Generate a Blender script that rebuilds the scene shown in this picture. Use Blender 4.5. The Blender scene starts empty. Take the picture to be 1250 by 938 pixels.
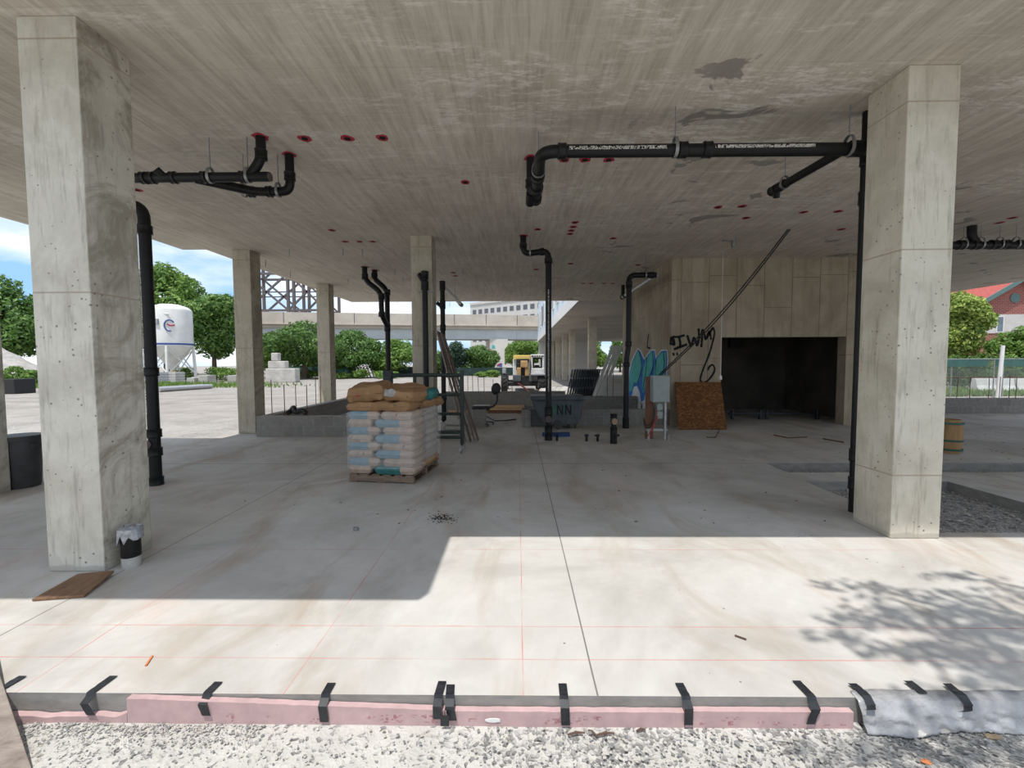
import bpy, bmesh, math, random
from mathutils import Vector, Matrix, noise as mnoise
R = random.Random(7)
SC = bpy.context.scene
C = SC.collection
V = Vector
# ------------------------------------------------------------------ camera
F, CX, CY, H = 530.3, 625.0, 469.0, 1.45
HC = 3.724                                     # height of the ceiling slab's underside
P_, YAW, ROLL = 0.05106, -0.01302, -0.004125
r0 = V((math.cos(YAW), -math.sin(YAW), 0)); f0 = V((math.sin(YAW), math.cos(YAW), 0)); zz = V((0, 0, 1))
FW = f0*math.cos(P_) - zz*math.sin(P_); u0 = f0*math.sin(P_) + zz*math.cos(P_)
RT = r0*math.cos(ROLL) + u0*math.sin(ROLL); UP = -r0*math.sin(ROLL) + u0*math.cos(ROLL)
EYE = V((0, 0, H))
cam = bpy.data.cameras.new('camera'); cam.sensor_width = 36; cam.lens = F/1250*36; cam.clip_end = 900; cam.clip_start = .02
co = bpy.data.objects.new('camera', cam); C.objects.link(co)
m3 = Matrix((RT, UP, -FW)).transposed(); co.matrix_world = Matrix.Translation(EYE) @ m3.to_4x4()
SC.camera = co
def ray(px, py): return FW + RT*((px-CX)/F) - UP*((py-CY)/F)
def fl(px, py, z=0.0):
    d = ray(px, py); return EYE + d*((z-H)/d.z)
def ce(px, py): return fl(px, py, HC)
def at(px, py, Y):
    d = ray(px, py); return EYE + d*(Y/d.y)
def atX(px, py, X):
    d = ray(px, py); return EYE + d*(X/d.x)
GZ = -0.112                                     # gravel level

# ------------------------------------------------------------------ materials
class NT:
    def __init__(s, name):
        s.m = bpy.data.materials.new(name); s.m.use_nodes = True
        s.t = s.m.node_tree; s.n = s.t.nodes; s.b = s.n['Principled BSDF']; s.o = s.n['Material Output']
        s._tc = None
    def add(s, typ, **k):
        n = s.n.new(typ)
        for a, v in k.items(): setattr(n, a, v)
        return n
    def link(s, a, b): s.t.links.new(a, b)
    def put(s, sock, v):
        if isinstance(v, bpy.types.NodeSocket): s.link(v, sock)
        elif isinstance(v, (tuple, list)) and len(v) == 3 and sock.type == 'RGBA': sock.default_value = (*v, 1)
        else: sock.default_value = v
    def co(s, scale=(1, 1, 1), which='Object'):
        if s._tc is None: s._tc = s.add('ShaderNodeTexCoord')
        if scale == (1, 1, 1): return s._tc.outputs[which]
        mp = s.add('ShaderNodeMapping'); mp.inputs['Scale'].default_value = scale
        s.link(s._tc.outputs[which], mp.inputs['Vector']); return mp.outputs[0]
    def noise(s, scale, detail=4, rough=.6, vec=None, dist=0):
        n = s.add('ShaderNodeTexNoise'); n.inputs['Scale'].default_value = scale; n.inputs['Detail'].default_value = detail
        n.inputs['Roughness'].default_value = rough; n.inputs['Distortion'].default_value = dist
        s.link(vec or s.co(), n.inputs['Vector']); return n.outputs['Fac']
    def voro(s, scale, vec=None, out='Distance', feature='F1', rnd=1):
        n = s.add('ShaderNodeTexVoronoi', feature=feature); n.inputs['Scale'].default_value = scale
        n.inputs['Randomness'].default_value = rnd
        s.link(vec or s.co(), n.inputs['Vector']); return n.outputs[out]
    def ramp(s, fac, *st):
        n = s.add('ShaderNodeValToRGB'); e = n.color_ramp.elements
        while len(e) < len(st): e.new(.5)
        for i, (p, c) in enumerate(st):
            e[i].position = p; e[i].color = (c, c, c, 1) if not isinstance(c, (tuple, list)) else (*c, 1)
        s.link(fac, n.inputs[0]); return n.outputs[0]
    def mix(s, fac, a, b, mode='MIX'):
        n = s.add('ShaderNodeMix', data_type='RGBA', blend_type=mode)
        s.put(n.inputs[0], fac); s.put(n.inputs[6], a); s.put(n.inputs[7], b); return n.outputs[2]
    def mt(s, op, a, b=0.0, c=0.0):
        n = s.add('ShaderNodeMath', operation=op)
        s.put(n.inputs[0], a); s.put(n.inputs[1], b); s.put(n.inputs[2], c); return n.outputs[0]
    def xyz(s, vec=None):
        n = s.add('ShaderNodeSeparateXYZ'); s.link(vec or s.co(), n.inputs[0]); return n.outputs
    def at_line(s, x, v, w): return s.mt('LESS_THAN', s.mt('ABSOLUTE', s.mt('SUBTRACT', x, v)), w)
    def per_line(s, x, p, w, off=0.0):
        q = s.mt('PINGPONG', s.mt('ADD', x, off), p/2); return s.mt('LESS_THAN', q, w)
    def bump(s, h, strength=.3, dist=.01):
        n = s.add('ShaderNodeBump'); n.inputs['Strength'].default_value = strength; n.inputs['Distance'].default_value = dist
        s.link(h, n.inputs['Height']); s.link(n.outputs[0], s.b.inputs['Normal'])
    def done(s, col, rough=.85, metal=0.0, spec=.3):
        s.put(s.b.inputs['Base Color'], col); s.put(s.b.inputs['Roughness'], rough)
        s.b.inputs['Metallic'].default_value = metal; s.b.inputs['Specular IOR Level'].default_value = spec
        return s.m
M = {}
def plain(name, col, rough=.6, metal=0, var=.18, scale=9, spec=.3, bump=0):
    t = NT(name); n = t.noise(scale, 4)
    d = tuple(c*(1-var) for c in col); l = tuple(min(1, c*(1+var)) for c in col)
    c = t.ramp(n, (.3, d), (.7, l))
    if bump: t.bump(t.noise(scale*4, 3), bump, .01)
    M[name] = t.done(c, rough, metal, spec); return M[name]

def m_floor():
    t = NT('slab_concrete'); x, y, z = t.xyz()
    n1 = t.noise(.8, 6, .65, dist=.6); n2 = t.noise(6, 5, .7); n3 = t.noise(1.9, 5, .6, t.co((1, .35, 1)), .8)
    c = t.ramp(n1, (.30, (.37, .345, .31)), (.5, (.51, .49, .455)), (.68, (.59, .575, .54)))
    c = t.mix(t.ramp(n3, (.52, 0), (.70, .7)), c, (.37, .295, .225))           # brownish dust
    c = t.mix(t.ramp(t.noise(.55, 5, .6, dist=1.2), (.56, 0), (.72, .65)), c, (.30, .285, .265))
    c = t.mix(t.mt('MULTIPLY', t.ramp(n2, (.35, .35), (.65, 0)), .6), c, (.36, .345, .32))
    sp = t.mt('LESS_THAN', t.voro(9, out='Distance'), t.mt('MULTIPLY', t.ramp(t.noise(1.3, 3), (.5, 0), (.72, 1)), .11))
    c = t.mix(t.mt('MULTIPLY', sp, .75), c, (.10, .095, .09))                  # crumbs and specks
    wob = t.mt('MULTIPLY', t.mt('SUBTRACT', t.noise(.7, 2), .5), .012)
    xw = t.mt('ADD', x, wob); yw = t.mt('ADD', y, wob)
    j = t.at_line(xw, .344, .004)
    for v in (fl(150, 697).x, -6.0, 5.9): j = t.mt('MAXIMUM', j, t.at_line(xw, v, .004))
    for v in (fl(800, 566).y, 10.6): j = t.mt('MAXIMUM', j, t.at_line(yw, v, .007))
    c = t.mix(t.mt('MULTIPLY', j, .85), c, (.13, .12, .11))
    brk = t.ramp(t.noise(2.2, 3), (.38, .15), (.6, .9))
    p = t.at_line(yw, 2.311, .0032)
    p = t.mt('MAXIMUM', p, t.at_line(yw, 2.048, .0032)); p = t.mt('MAXIMUM', p, t.at_line(yw, fl(1100, 672).y, .003))
    for v in (fl(450, 700).x, fl(637, 740).x, fl(240, 700).x): p = t.mt('MAXIMUM', p, t.at_line(xw, v, .0032))
    c = t.mix(t.mt('MULTIPLY', p, t.mt('MULTIPLY', brk, .75)), c, (.55, .13, .12))     # chalk lines
    pk = t.ramp(t.noise(1.1, 4, .6, t.co((1, .6, 1)), .5), (.57, 0), (.72, .3))
    c = t.mix(pk, c, (.62, .45, .39))
    gx = t.add('ShaderNodeNewGeometry'); nz_ = t.xyz(gx.outputs['Normal'])[2]
    c = t.mix(t.mt('LESS_THAN', nz_, .5), c, t.ramp(t.noise(5, 5, .7, t.co((1, 1, 3))), (.35, (.20, .195, .18)), (.65, (.29, .28, .26))))
    t.bump(t.mt('SUBTRACT', t.mt('MULTIPLY', n2, .3), j), .35, .01)
    return t.done(c, t.ramp(n1, (.3, .75), (.7, .9)), 0, .12)
M['floor'] = m_floor()
def m_ceiling():
    t = NT('ceiling_concrete'); x, y, z = t.xyz()
    n1 = t.noise(.7, 6, .65, dist=.5); st = t.noise(5, 6, .75, t.co((3.2, .22, 1)), .2); sx = t.noise(7, 5, .7, t.co((.22, 3.2, 1)))
    c = t.ramp(n1, (.28, (.46, .415, .35)), (.5, (.575, .525, .45)), (.75, (.66, .61, .53)))
    c = t.mix(t.ramp(st, (.36, .6), (.60, 0)), c, (.31, .265, .21))
    c = t.mix(t.ramp(sx, (.52, 0), (.72, .45)), c, (.62, .575, .50))
    lt = t.mt('MULTIPLY', t.ramp(t.noise(.8, 5, .7, t.co((.6, 1.4, 1)), .9), (.46, 0), (.58, 1)), t.ramp(t.noise(9, 6, .8, t.co((.5, 1.6, 1))), (.48, 0), (.58, 1)))
    near = t.ramp(t.mt('DIVIDE', y, 10), (.25, 1), (.8, .3))
    rt = t.ramp(t.mt('ADD', t.mt('DIVIDE', x, 10), .5), (.4, .55), (.62, 1))
    c = t.mix(t.mt('MULTIPLY', lt, t.mt('MULTIPLY', near, rt)), c, (.80, .77, .71))                 # pale scuffs
    dk = t.ramp(t.noise(1.15, 4, .6, t.co((1, 1.3, 1)), .6), (.635, 0), (.65, 1))
    dk = t.mt('MULTIPLY', dk, t.ramp(t.mt('ADD', t.mt('DIVIDE', x, 10), .5), (.55, 0), (.66, .8)))
    c = t.mix(dk, c, (.23, .215, .195))
    l = t.mt('MAXIMUM', t.per_line(x, 1.22, .003, .3), t.per_line(y, 1.22, .004, .45))
    c = t.mix(t.mt('MULTIPLY', l, t.ramp(t.noise(1.6, 3), (.42, .0), (.6, .55))), c, (.56, .54, .5))
    l2 = t.per_line(y, .61, .0025, .2)
    c = t.mix(t.mt('MULTIPLY', l2, .25), c, (.2, .18, .15))
    bh = t.mt('LESS_THAN', t.voro(16), t.mt('MULTIPLY', t.ramp(t.noise(2, 3), (.5, 0), (.7, 1)), .1))
    c = t.mix(t.mt('MULTIPLY', bh, .7), c, (.15, .13, .11))
    t.bump(t.mt('ADD', st, t.mt('MULTIPLY', l, .5)), .25, .01)
    return t.done(c, .8, 0, .25)
M['ceiling'] = m_ceiling()
def m_column(name, tint=(1, 1, 1), joints=(1.9,), stain_shade=.5):
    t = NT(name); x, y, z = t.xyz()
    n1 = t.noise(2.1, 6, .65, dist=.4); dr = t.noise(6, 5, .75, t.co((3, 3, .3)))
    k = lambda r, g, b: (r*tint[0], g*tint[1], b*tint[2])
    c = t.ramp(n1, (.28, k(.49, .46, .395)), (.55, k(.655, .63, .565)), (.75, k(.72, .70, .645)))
    blot = t.ramp(t.noise(1.6, 6, .7, dist=1.3), (.44, .15), (.58, stain_shade))
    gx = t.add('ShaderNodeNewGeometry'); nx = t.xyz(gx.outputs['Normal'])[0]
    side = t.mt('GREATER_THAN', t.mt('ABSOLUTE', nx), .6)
    c = t.mix(t.mt('MULTIPLY', blot, t.mt('ADD', t.mt('MULTIPLY', side, .75), .25)), c, k(.25, .225, .175))  # blotchy stains, painted heavier on side faces to deepen their shade
    c = t.mix(t.ramp(dr, (.53, 0), (.68, .62)), c, k(.29, .27, .225))
    j = t.at_line(z, joints[0], .006)
    for v in joints[1:]: j = t.mt('MAXIMUM', j, t.at_line(z, v, .006))
    c = t.mix(t.mt('MULTIPLY', j, .7), c, k(.36, .29, .22))
    foot = t.ramp(t.mt('ADD', z, t.mt('MULTIPLY', t.noise(9, 3), .05)), (.06, .55), (.075, 0))
    c = t.mix(foot, c, k(.34, .33, .3))
    bh = t.mt('LESS_THAN', t.voro(17), t.mt('MULTIPLY', t.ramp(t.noise(3, 2), (.38, 0), (.58, 1)), .15))
    c = t.mix(t.mt('MULTIPLY', bh, .8), c, k(.19, .17, .15))
    t.bump(t.mt('SUBTRACT', t.mt('MULTIPLY', dr, .5), t.mt('ADD', j, bh)), .45, .008)
    return t.done(c, .82, 0, .25)
M['column'] = m_column('column_concrete', (1, .995, .97), (1.93, 3.58), .8)
M['column_pale'] = m_column('pale_column_concrete', (1.0, .97, .90), (.52, 2.32, 3.45), .35)
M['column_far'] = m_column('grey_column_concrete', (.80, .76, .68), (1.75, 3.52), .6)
def m_core():
    t = NT('board_marked_concrete'); x, y, z = t.xyz()
    n1 = t.noise(.9, 6, .65, dist=.5)
    c = t.ramp(n1, (.28, (.25, .21, .15)), (.55, (.40, .345, .26)), (.75, (.50, .445, .35)))
    s = t.mt('ADD', x, y)
    cell = t.mt('FLOOR', t.mt('DIVIDE', s, .61))
    wn = t.add('ShaderNodeTexWhiteNoise', noise_dimensions='1D'); t.link(cell, wn.inputs['W'])
    c = t.mix(t.mt('MULTIPLY', wn.outputs[0], .22), c, (.24, .19, .13))
    l = t.per_line(s, .61, .009); zz_ = t.mt('ADD', z, t.mt('MULTIPLY', wn.outputs[0], 1.3))
    h = t.per_line(zz_, 1.83, .007)
    l = t.mt('MAXIMUM', l, h)
    c = t.mix(t.mt('MULTIPLY', l, .7), c, (.15, .105, .065))
    dr = t.noise(3, 5, .7, t.co((2.4, 2.4, .2)))
    c = t.mix(t.ramp(dr, (.50, 0), (.68, .6)), c, (.24, .19, .135))
    t.bump(t.mt('SUBTRACT', t.mt('MULTIPLY', n1, .4), l), .4, .01)
    return t.done(c, .85, 0, .2)
M['core'] = m_core()
plain('shade_core', (.085, .076, .062), .95, 0, .35, 1.2)  # core concrete with the doorway room's shade put into its colour
def m_block():
    t = NT('concrete_block'); x, y, z = t.xyz()
    v = t.add('ShaderNodeCombineXYZ'); t.link(t.mt('ADD', x, y), v.inputs[0]); t.link(z, v.inputs[1])
    br = t.add('ShaderNodeTexBrick'); br.offset = .5
    for k, a in (('Scale', 1), ('Mortar Size', .006), ('Mortar Smooth', .2), ('Brick Width', .40), ('Row Height', .2)): br.inputs[k].default_value = a
    br.inputs['Color1'].default_value = (.235, .225, .21, 1); br.inputs['Color2'].default_value = (.29, .28, .26, 1); br.inputs['Mortar'].default_value = (.36, .345, .32, 1)
    t.link(v.outputs[0], br.inputs['Vector'])
    c = t.mix(t.ramp(t.noise(14, 5, .8), (.4, .5), (.6, 0)), br.outputs['Color'], (.16, .15, .14))
    t.bump(t.mt('SUBTRACT', t.mt('MULTIPLY', t.noise(60, 3), .4), br.outputs['Fac']), .5, .01)
    return t.done(c, .95, 0, .1)
M['block'] = m_block()
def m_gravel():
    t = NT('gravel_ground'); x, y, z = t.xyz()
    wx = t.add('ShaderNodeMix', data_type='VECTOR'); wx.inputs[0].default_value = .06
    nn = t.add('ShaderNodeTexNoise'); nn.inputs['Scale'].default_value = 9
    t.link(t.co(), nn.inputs['Vector']); t.link(t.co(), wx.inputs[4]); t.link(nn.outputs['Color'], wx.inputs[5])
    big = t.noise(.9, 5, .65, dist=.4)
    vc = t.voro(72, wx.outputs[1], 'Color'); vd = t.voro(72, wx.outputs[1])
    g = t.xyz(vc)[0]
    stone = t.ramp(g, (0, (.20, .195, .185)), (.5, (.34, .33, .31)), (1, (.52, .50, .47)))
    base = t.ramp(t.noise(7, 6, .7), (.3, (.42, .405, .37)), (.7, (.53, .515, .475)))
    dens = t.mt('ADD', t.mt('MULTIPLY', big, 1.0), t.mt('MULTIPLY', t.ramp(t.mt('ADD', t.mt('DIVIDE', x, 6), .5), (.45, 0), (.85, 1)), .24))
    pick = t.mt('LESS_THAN', t.xyz(vc)[1], t.ramp(dens, (.40, .10), (.52, .28), (.68, .92)))
    c = t.mix(pick, base, stone)
    spot = t.ramp(t.noise(3.2, 5, .7, dist=.8), (.60, 0), (.66, .65))
    c = t.mix(spot, c, (.30, .285, .265))
    yw = t.ramp(t.mt('DIVIDE', y, 30), (.2, 0), (.45, 1))
    far = t.ramp(t.noise(.35, 6, .7, t.co((1, 2.5, 1))), (.3, (.27, .245, .22)), (.7, (.40, .37, .335)))
    c = t.mix(yw, c, far)
    t.bump(t.mt('MULTIPLY', vd, t.mt('ADD', t.mt('MULTIPLY', pick, .8), .2)), .8, .02)
    return t.done(c, .92, 0, .15)
M['gravel'] = m_gravel()
def m_wood(name, a, b, sc=(1, 14, 14), rough=.8):
    t = NT(name); n = t.noise(3, 6, .7, t.co(sc), .6)
    c = t.ramp(n, (.3, a), (.7, b)); t.bump(n, .3, .005); M[name] = t.done(c, rough, 0, .2)
m_wood('grey_wood', (.14, .11, .09), (.34, .29, .25), (2, 2, 12))
m_wood('dark_wood', (.085, .06, .048), (.19, .145, .12), (2, 2, 12)); m_wood('brown_wood', (.15, .085, .05), (.27, .165, .10), (12, 2, 3))
m_wood('red_wood', (.13, .06, .04), (.26, .135, .09), (8, 8, 1))
m_wood('pale_wood', (.50, .32, .17), (.68, .47, .28), (1, 10, 10))
m_wood('keg_wood', (.28, .17, .075), (.40, .26, .13), (8, 8, 1)); m_wood('pallet_wood', (.13, .095, .07), (.27, .20, .145), (2, 2, 14))
m_wood('white_wood', (.55, .52, .48), (.70, .68, .64), (6, 6, 1))
def m_osb():
    t = NT('strand_board'); v = t.voro(26, t.co((1, 1, 2.2)), 'Color'); n = t.noise(3.5, 5, .7, t.co((1, 1, 3)), .7)
    c = t.ramp(t.xyz(v)[0], (0, (.10, .045, .016)), (.6, (.19, .085, .03)), (1, (.28, .135, .052)))
    c = t.mix(t.ramp(n, (.48, 0), (.68, .75)), c, (.09, .045, .02)); t.bump(t.xyz(v)[1], .3, .004)
    M['osb'] = t.done(c, .8, 0, .2)
m_osb()
plain('black_pipe', (.008, .008, .0085), .42, 0, .3, 14, .28)
plain('silver', (.42, .42, .43), .42, .6, .2, 20)
plain('pipe_print', (.42, .41, .38), .6)
plain('steel', (.30, .30, .30), .45, .7, .2, 20)
plain('rust', (.14, .06, .035), .85, 0, .4, 30)
plain('red_paint', (.40, .035, .06), .8, 0, .3, 30)
plain('rust_red', (.10, .02, .018), .8); plain('hole', (.012, .01, .01), .95)
plain('black_tape', (.016, .018, .022), .42, 0, .4, 40, .5)
plain('black_plastic', (.018, .018, .019), .5, 0, .2, 8, .4)
plain('bin_plastic', (.045, .045, .047), .5, 0, .3, 6, .4)
plain('cart_plastic', (.072, .084, .095), .55, 0, .3, 4, .35)
plain('cart_paint', (.012, .016, .018), .7); plain('cart_green', (.06, .14, .11), .7)
plain('green_steel', (.030, .046, .042), .45, .2, .35, 18, .45)
plain('dark_steel', (.028, .035, .042), .45, .3, .35, 18, .45)
plain('grey_box', (.30, .345, .34), .45, .1, .08, 6)
plain('cable', (.012, .012, .013), .5)
plain('red_wire', (.35, .05, .03), .5)
plain('blue', (.025, .055, .16), .55, 0, .25)
plain('copper', (.55, .20, .10), .35, .6)
plain('tan_plug', (.33, .24, .15), .6); plain('brown_plug', (.10, .075, .07), .6)
plain('white_paint', (.72, .71, .69), .5, 0, .06, 5)
plain('viaduct_concrete', (.50, .45, .385), .9, 0, .14, .6)
plain('girder_grey', (.50, .53, .54), .6, 0, .06, .8)
plain('pier_concrete', (.58, .555, .51), .9, 0, .1, .8)
plain('lattice', (.12, .105, .105), .7)
plain('far_wall', (.50, .49, .465), .9, 0, .05, .3); plain('far_glass', (.10, .11, .13), .3)
plain('wing_wall', (.62, .70, .77), .7, 0, .1, .4); plain('wing_glass', (.12, .16, .20), .15, 0, .3, 1, .6)
plain('soffit', (.40, .37, .325), .85, 0, .15, .6); plain('window_brown', (.20, .13, .11), .5)
plain('yellow', (.70, .52, .16), .5, 0, .12); plain('tan_boom', (.42, .27, .12), .6, 0, .3, 3)
plain('machine_white', (.68, .68, .66), .5, 0, .08, 3); plain('machine_grey', (.30, .31, .33), .5)
plain('rubber', (.03, .03, .03), .85, 0, .3, 10)
plain('rubble', (.46, .44, .41), .95, 0, .2, 2, bump=.5)
plain('pile', (.38, .36, .335), .95, 0, .2, 3, bump=.8)
plain('silo_white', (.70, .69, .66), .55, 0, .1, 1.2); plain('silo_blue', (.06, .10, .30), .5)
plain('roof_red', (.36, .085, .07), .8, 0, .2, 5); plain('trim_green', (.10, .17, .16), .6)
plain('siding', (.52, .50, .475), .85, 0, .08, 2)
plain('pink_foam', (.47, .325, .32), .8, 0, .12, 12); 
plain('grey_film', (.36, .36, .365), .25, 0, .4, 5, .5, 1.0)
plain('tape_silver', (.36, .38, .41), .3, .5, .35, 30)
plain('charcoal_line', (.015, .015, .016), .9)
plain('teal_paint', (.07, .40, .38), .7, 0, .2, 5); plain('blue_paint', (.02, .14, .45), .7, 0, .25, 8); plain('white_spray', (.6, .62, .63), .8)
plain('screen_green', (.05, .12, .105), .8, 0, .25, 2); plain('screen_dark', (.022, .045, .04), .85, 0, .3, 2)
plain('wire_grey', (.30, .31, .31), .5, .5)
plain('barrier', (.60, .60, .575), .9, 0, .12, 2)
plain('pier_dust', (.42, .40, .36), .95); plain('stone', (.20, .20, .20), .9, 0, .3, 20); plain('bark', (.10, .075, .055), .95, 0, .3, 8)
plain('pole_blue', (.16, .18, .23), .6)
plain('twig', (.10, .06, .045), .9); plain('orange_stick', (.55, .20, .08), .8)
plain('letter_red', (.45, .03, .06), .8)
plain('bag_print', (.05, .10, .09), .8); plain('bag_torn', (.42, .41, .38), .9, 0, .25, 25)
def m_bag(name, a, b):
    t = NT(name); n = t.noise(7, 5, .65, dist=.5); f = t.noise(22, 4, .6, dist=1.5)
    c = t.ramp(n, (.3, a), (.7, b)); t.bump(f, .8, .02); M[name] = t.done(c, .75, 0, .2)
m_bag('paper', (.34, .195, .095), (.46, .275, .145)); m_bag('paper_b', (.29, .165, .08), (.40, .24, .125)); m_bag('paper_pale', (.40, .30, .225), (.54, .43, .34))
m_bag('paper_grey', (.38, .34, .30), (.50, .46, .42)); m_bag('teal_band', (.035, .15, .145), (.06, .22, .21)); m_bag('band_pale', (.17, .28, .33), (.24, .36, .42))
def m_brick():
    t = NT('red_brick'); x, y, z = t.xyz(); v = t.add('ShaderNodeCombineXYZ'); t.link(t.mt('ADD', x, y), v.inputs[0]); t.link(z, v.inputs[1])
    br = t.add('ShaderNodeTexBrick')
    for k, a in (('Scale', 1), ('Mortar Size', .02), ('Brick Width', .45), ('Row Height', .16)): br.inputs[k].default_value = a
    br.inputs['Color1'].default_value = (.22, .06, .05, 1); br.inputs['Color2'].default_value = (.30, .085, .065, 1); br.inputs['Mortar'].default_value = (.34, .22, .19, 1)
    t.link(v.outputs[0], br.inputs['Vector']); M['brick'] = t.done(br.outputs['Color'], .9)
m_brick()
def m_leaf(name, dark, light):
    t = NT(name); g = t.add('ShaderNodeNewGeometry'); n = t.noise(.9, 2)
    c = t.ramp(t.mt('ADD', t.mt('MULTIPLY', g.outputs['Random Per Island'], .6), t.mt('MULTIPLY', n, .4)), (.2, dark), (.8, light))
    t.done(c, .5, 0, .3)
    tr = t.add('ShaderNodeBsdfTranslucent'); t.link(c, tr.inputs[0])
    mx = t.add('ShaderNodeMixShader'); mx.inputs[0].default_value = .35
    t.link(t.b.outputs[0], mx.inputs[1]); t.link(tr.outputs[0], mx.inputs[2]); t.link(mx.outputs[0], t.o.inputs[0]); M[name] = t.m
m_leaf('leaf_green', (.06, .14, .03), (.22, .36, .09)); m_leaf('leaf_deep', (.045, .11, .025), (.17, .29, .07))
m_leaf('leaf_blue', (.04, .075, .05), (.10, .17, .11)); m_leaf('leaf_bright', (.07, .15, .02), (.52, .62, .16)); m_leaf('leaf_light', (.08, .17, .03), (.26, .40, .09))
m_leaf('grass_blade', (.09, .17, .03), (.26, .38, .10))
def m_film():
    t = NT('stretch_film'); t.done((.80, .82, .84), .16, 0, .6)
    n = t.noise(11, 4, .6, t.co((1, 1, 3.2)), 1.0); t.bump(n, .7, .02)
    tr = t.add('ShaderNodeBsdfTransparent'); mx = t.add('ShaderNodeMixShader')
    t.link(t.ramp(n, (.34, .07), (.72, .34)), mx.inputs[0]); t.link(tr.outputs[0], mx.inputs[1]); t.link(t.b.outputs[0], mx.inputs[2]); t.link(mx.outputs[0], t.o.inputs[0]); M['film'] = t.m
m_film()
def m_mesh(name, col, cell, w):
    t = NT(name); x, y, z = t.xyz(); t.done(col, .5, .4)
    s = t.mt('ADD', x, y)
    a = t.per_line(t.mt('ADD', s, z), cell, w); b = t.per_line(t.mt('SUBTRACT', s, z), cell, w)
    tr = t.add('ShaderNodeBsdfTransparent'); mx = t.add('ShaderNodeMixShader')
    t.link(t.mt('MAXIMUM', a, b), mx.inputs[0]); t.link(tr.outputs[0], mx.inputs[1]); t.link(t.b.outputs[0], mx.inputs[2]); t.link(mx.outputs[0], t.o.inputs[0]); M[name] = t.m
m_mesh('chain_link', (.30, .32, .32), .085, .006)
def m_print(name, col, cell, dens, blot=0):
    t = NT(name); t.done(col, .7); v = t.add('ShaderNodeVectorMath', operation='SNAP'); t.link(t.co(), v.inputs[0]); v.inputs[1].default_value = cell
    wn = t.add('ShaderNodeTexWhiteNoise', noise_dimensions='3D'); t.link(v.outputs[0], wn.inputs['Vector'])
    k = t.mt('LESS_THAN', wn.outputs[0], dens)
    if blot: k = t.mt('MULTIPLY', k, t.ramp(t.noise(blot, 2), (.54, 0), (.62, .5)))
    tr = t.add('ShaderNodeBsdfTransparent'); mx = t.add('ShaderNodeMixShader'); t.link(k, mx.inputs[0]); t.link(tr.outputs[0], mx.inputs[1]); t.link(t.b.outputs[0], mx.inputs[2]); t.link(mx.outputs[0], t.o.inputs[0]); M[name] = t.m
m_print('print_strip', (.55, .53, .48), (.0072, 1, .0072), .52)
m_print('foam_print', (.46, .20, .22), (.011, 1, .0055), .26, 5)

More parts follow.
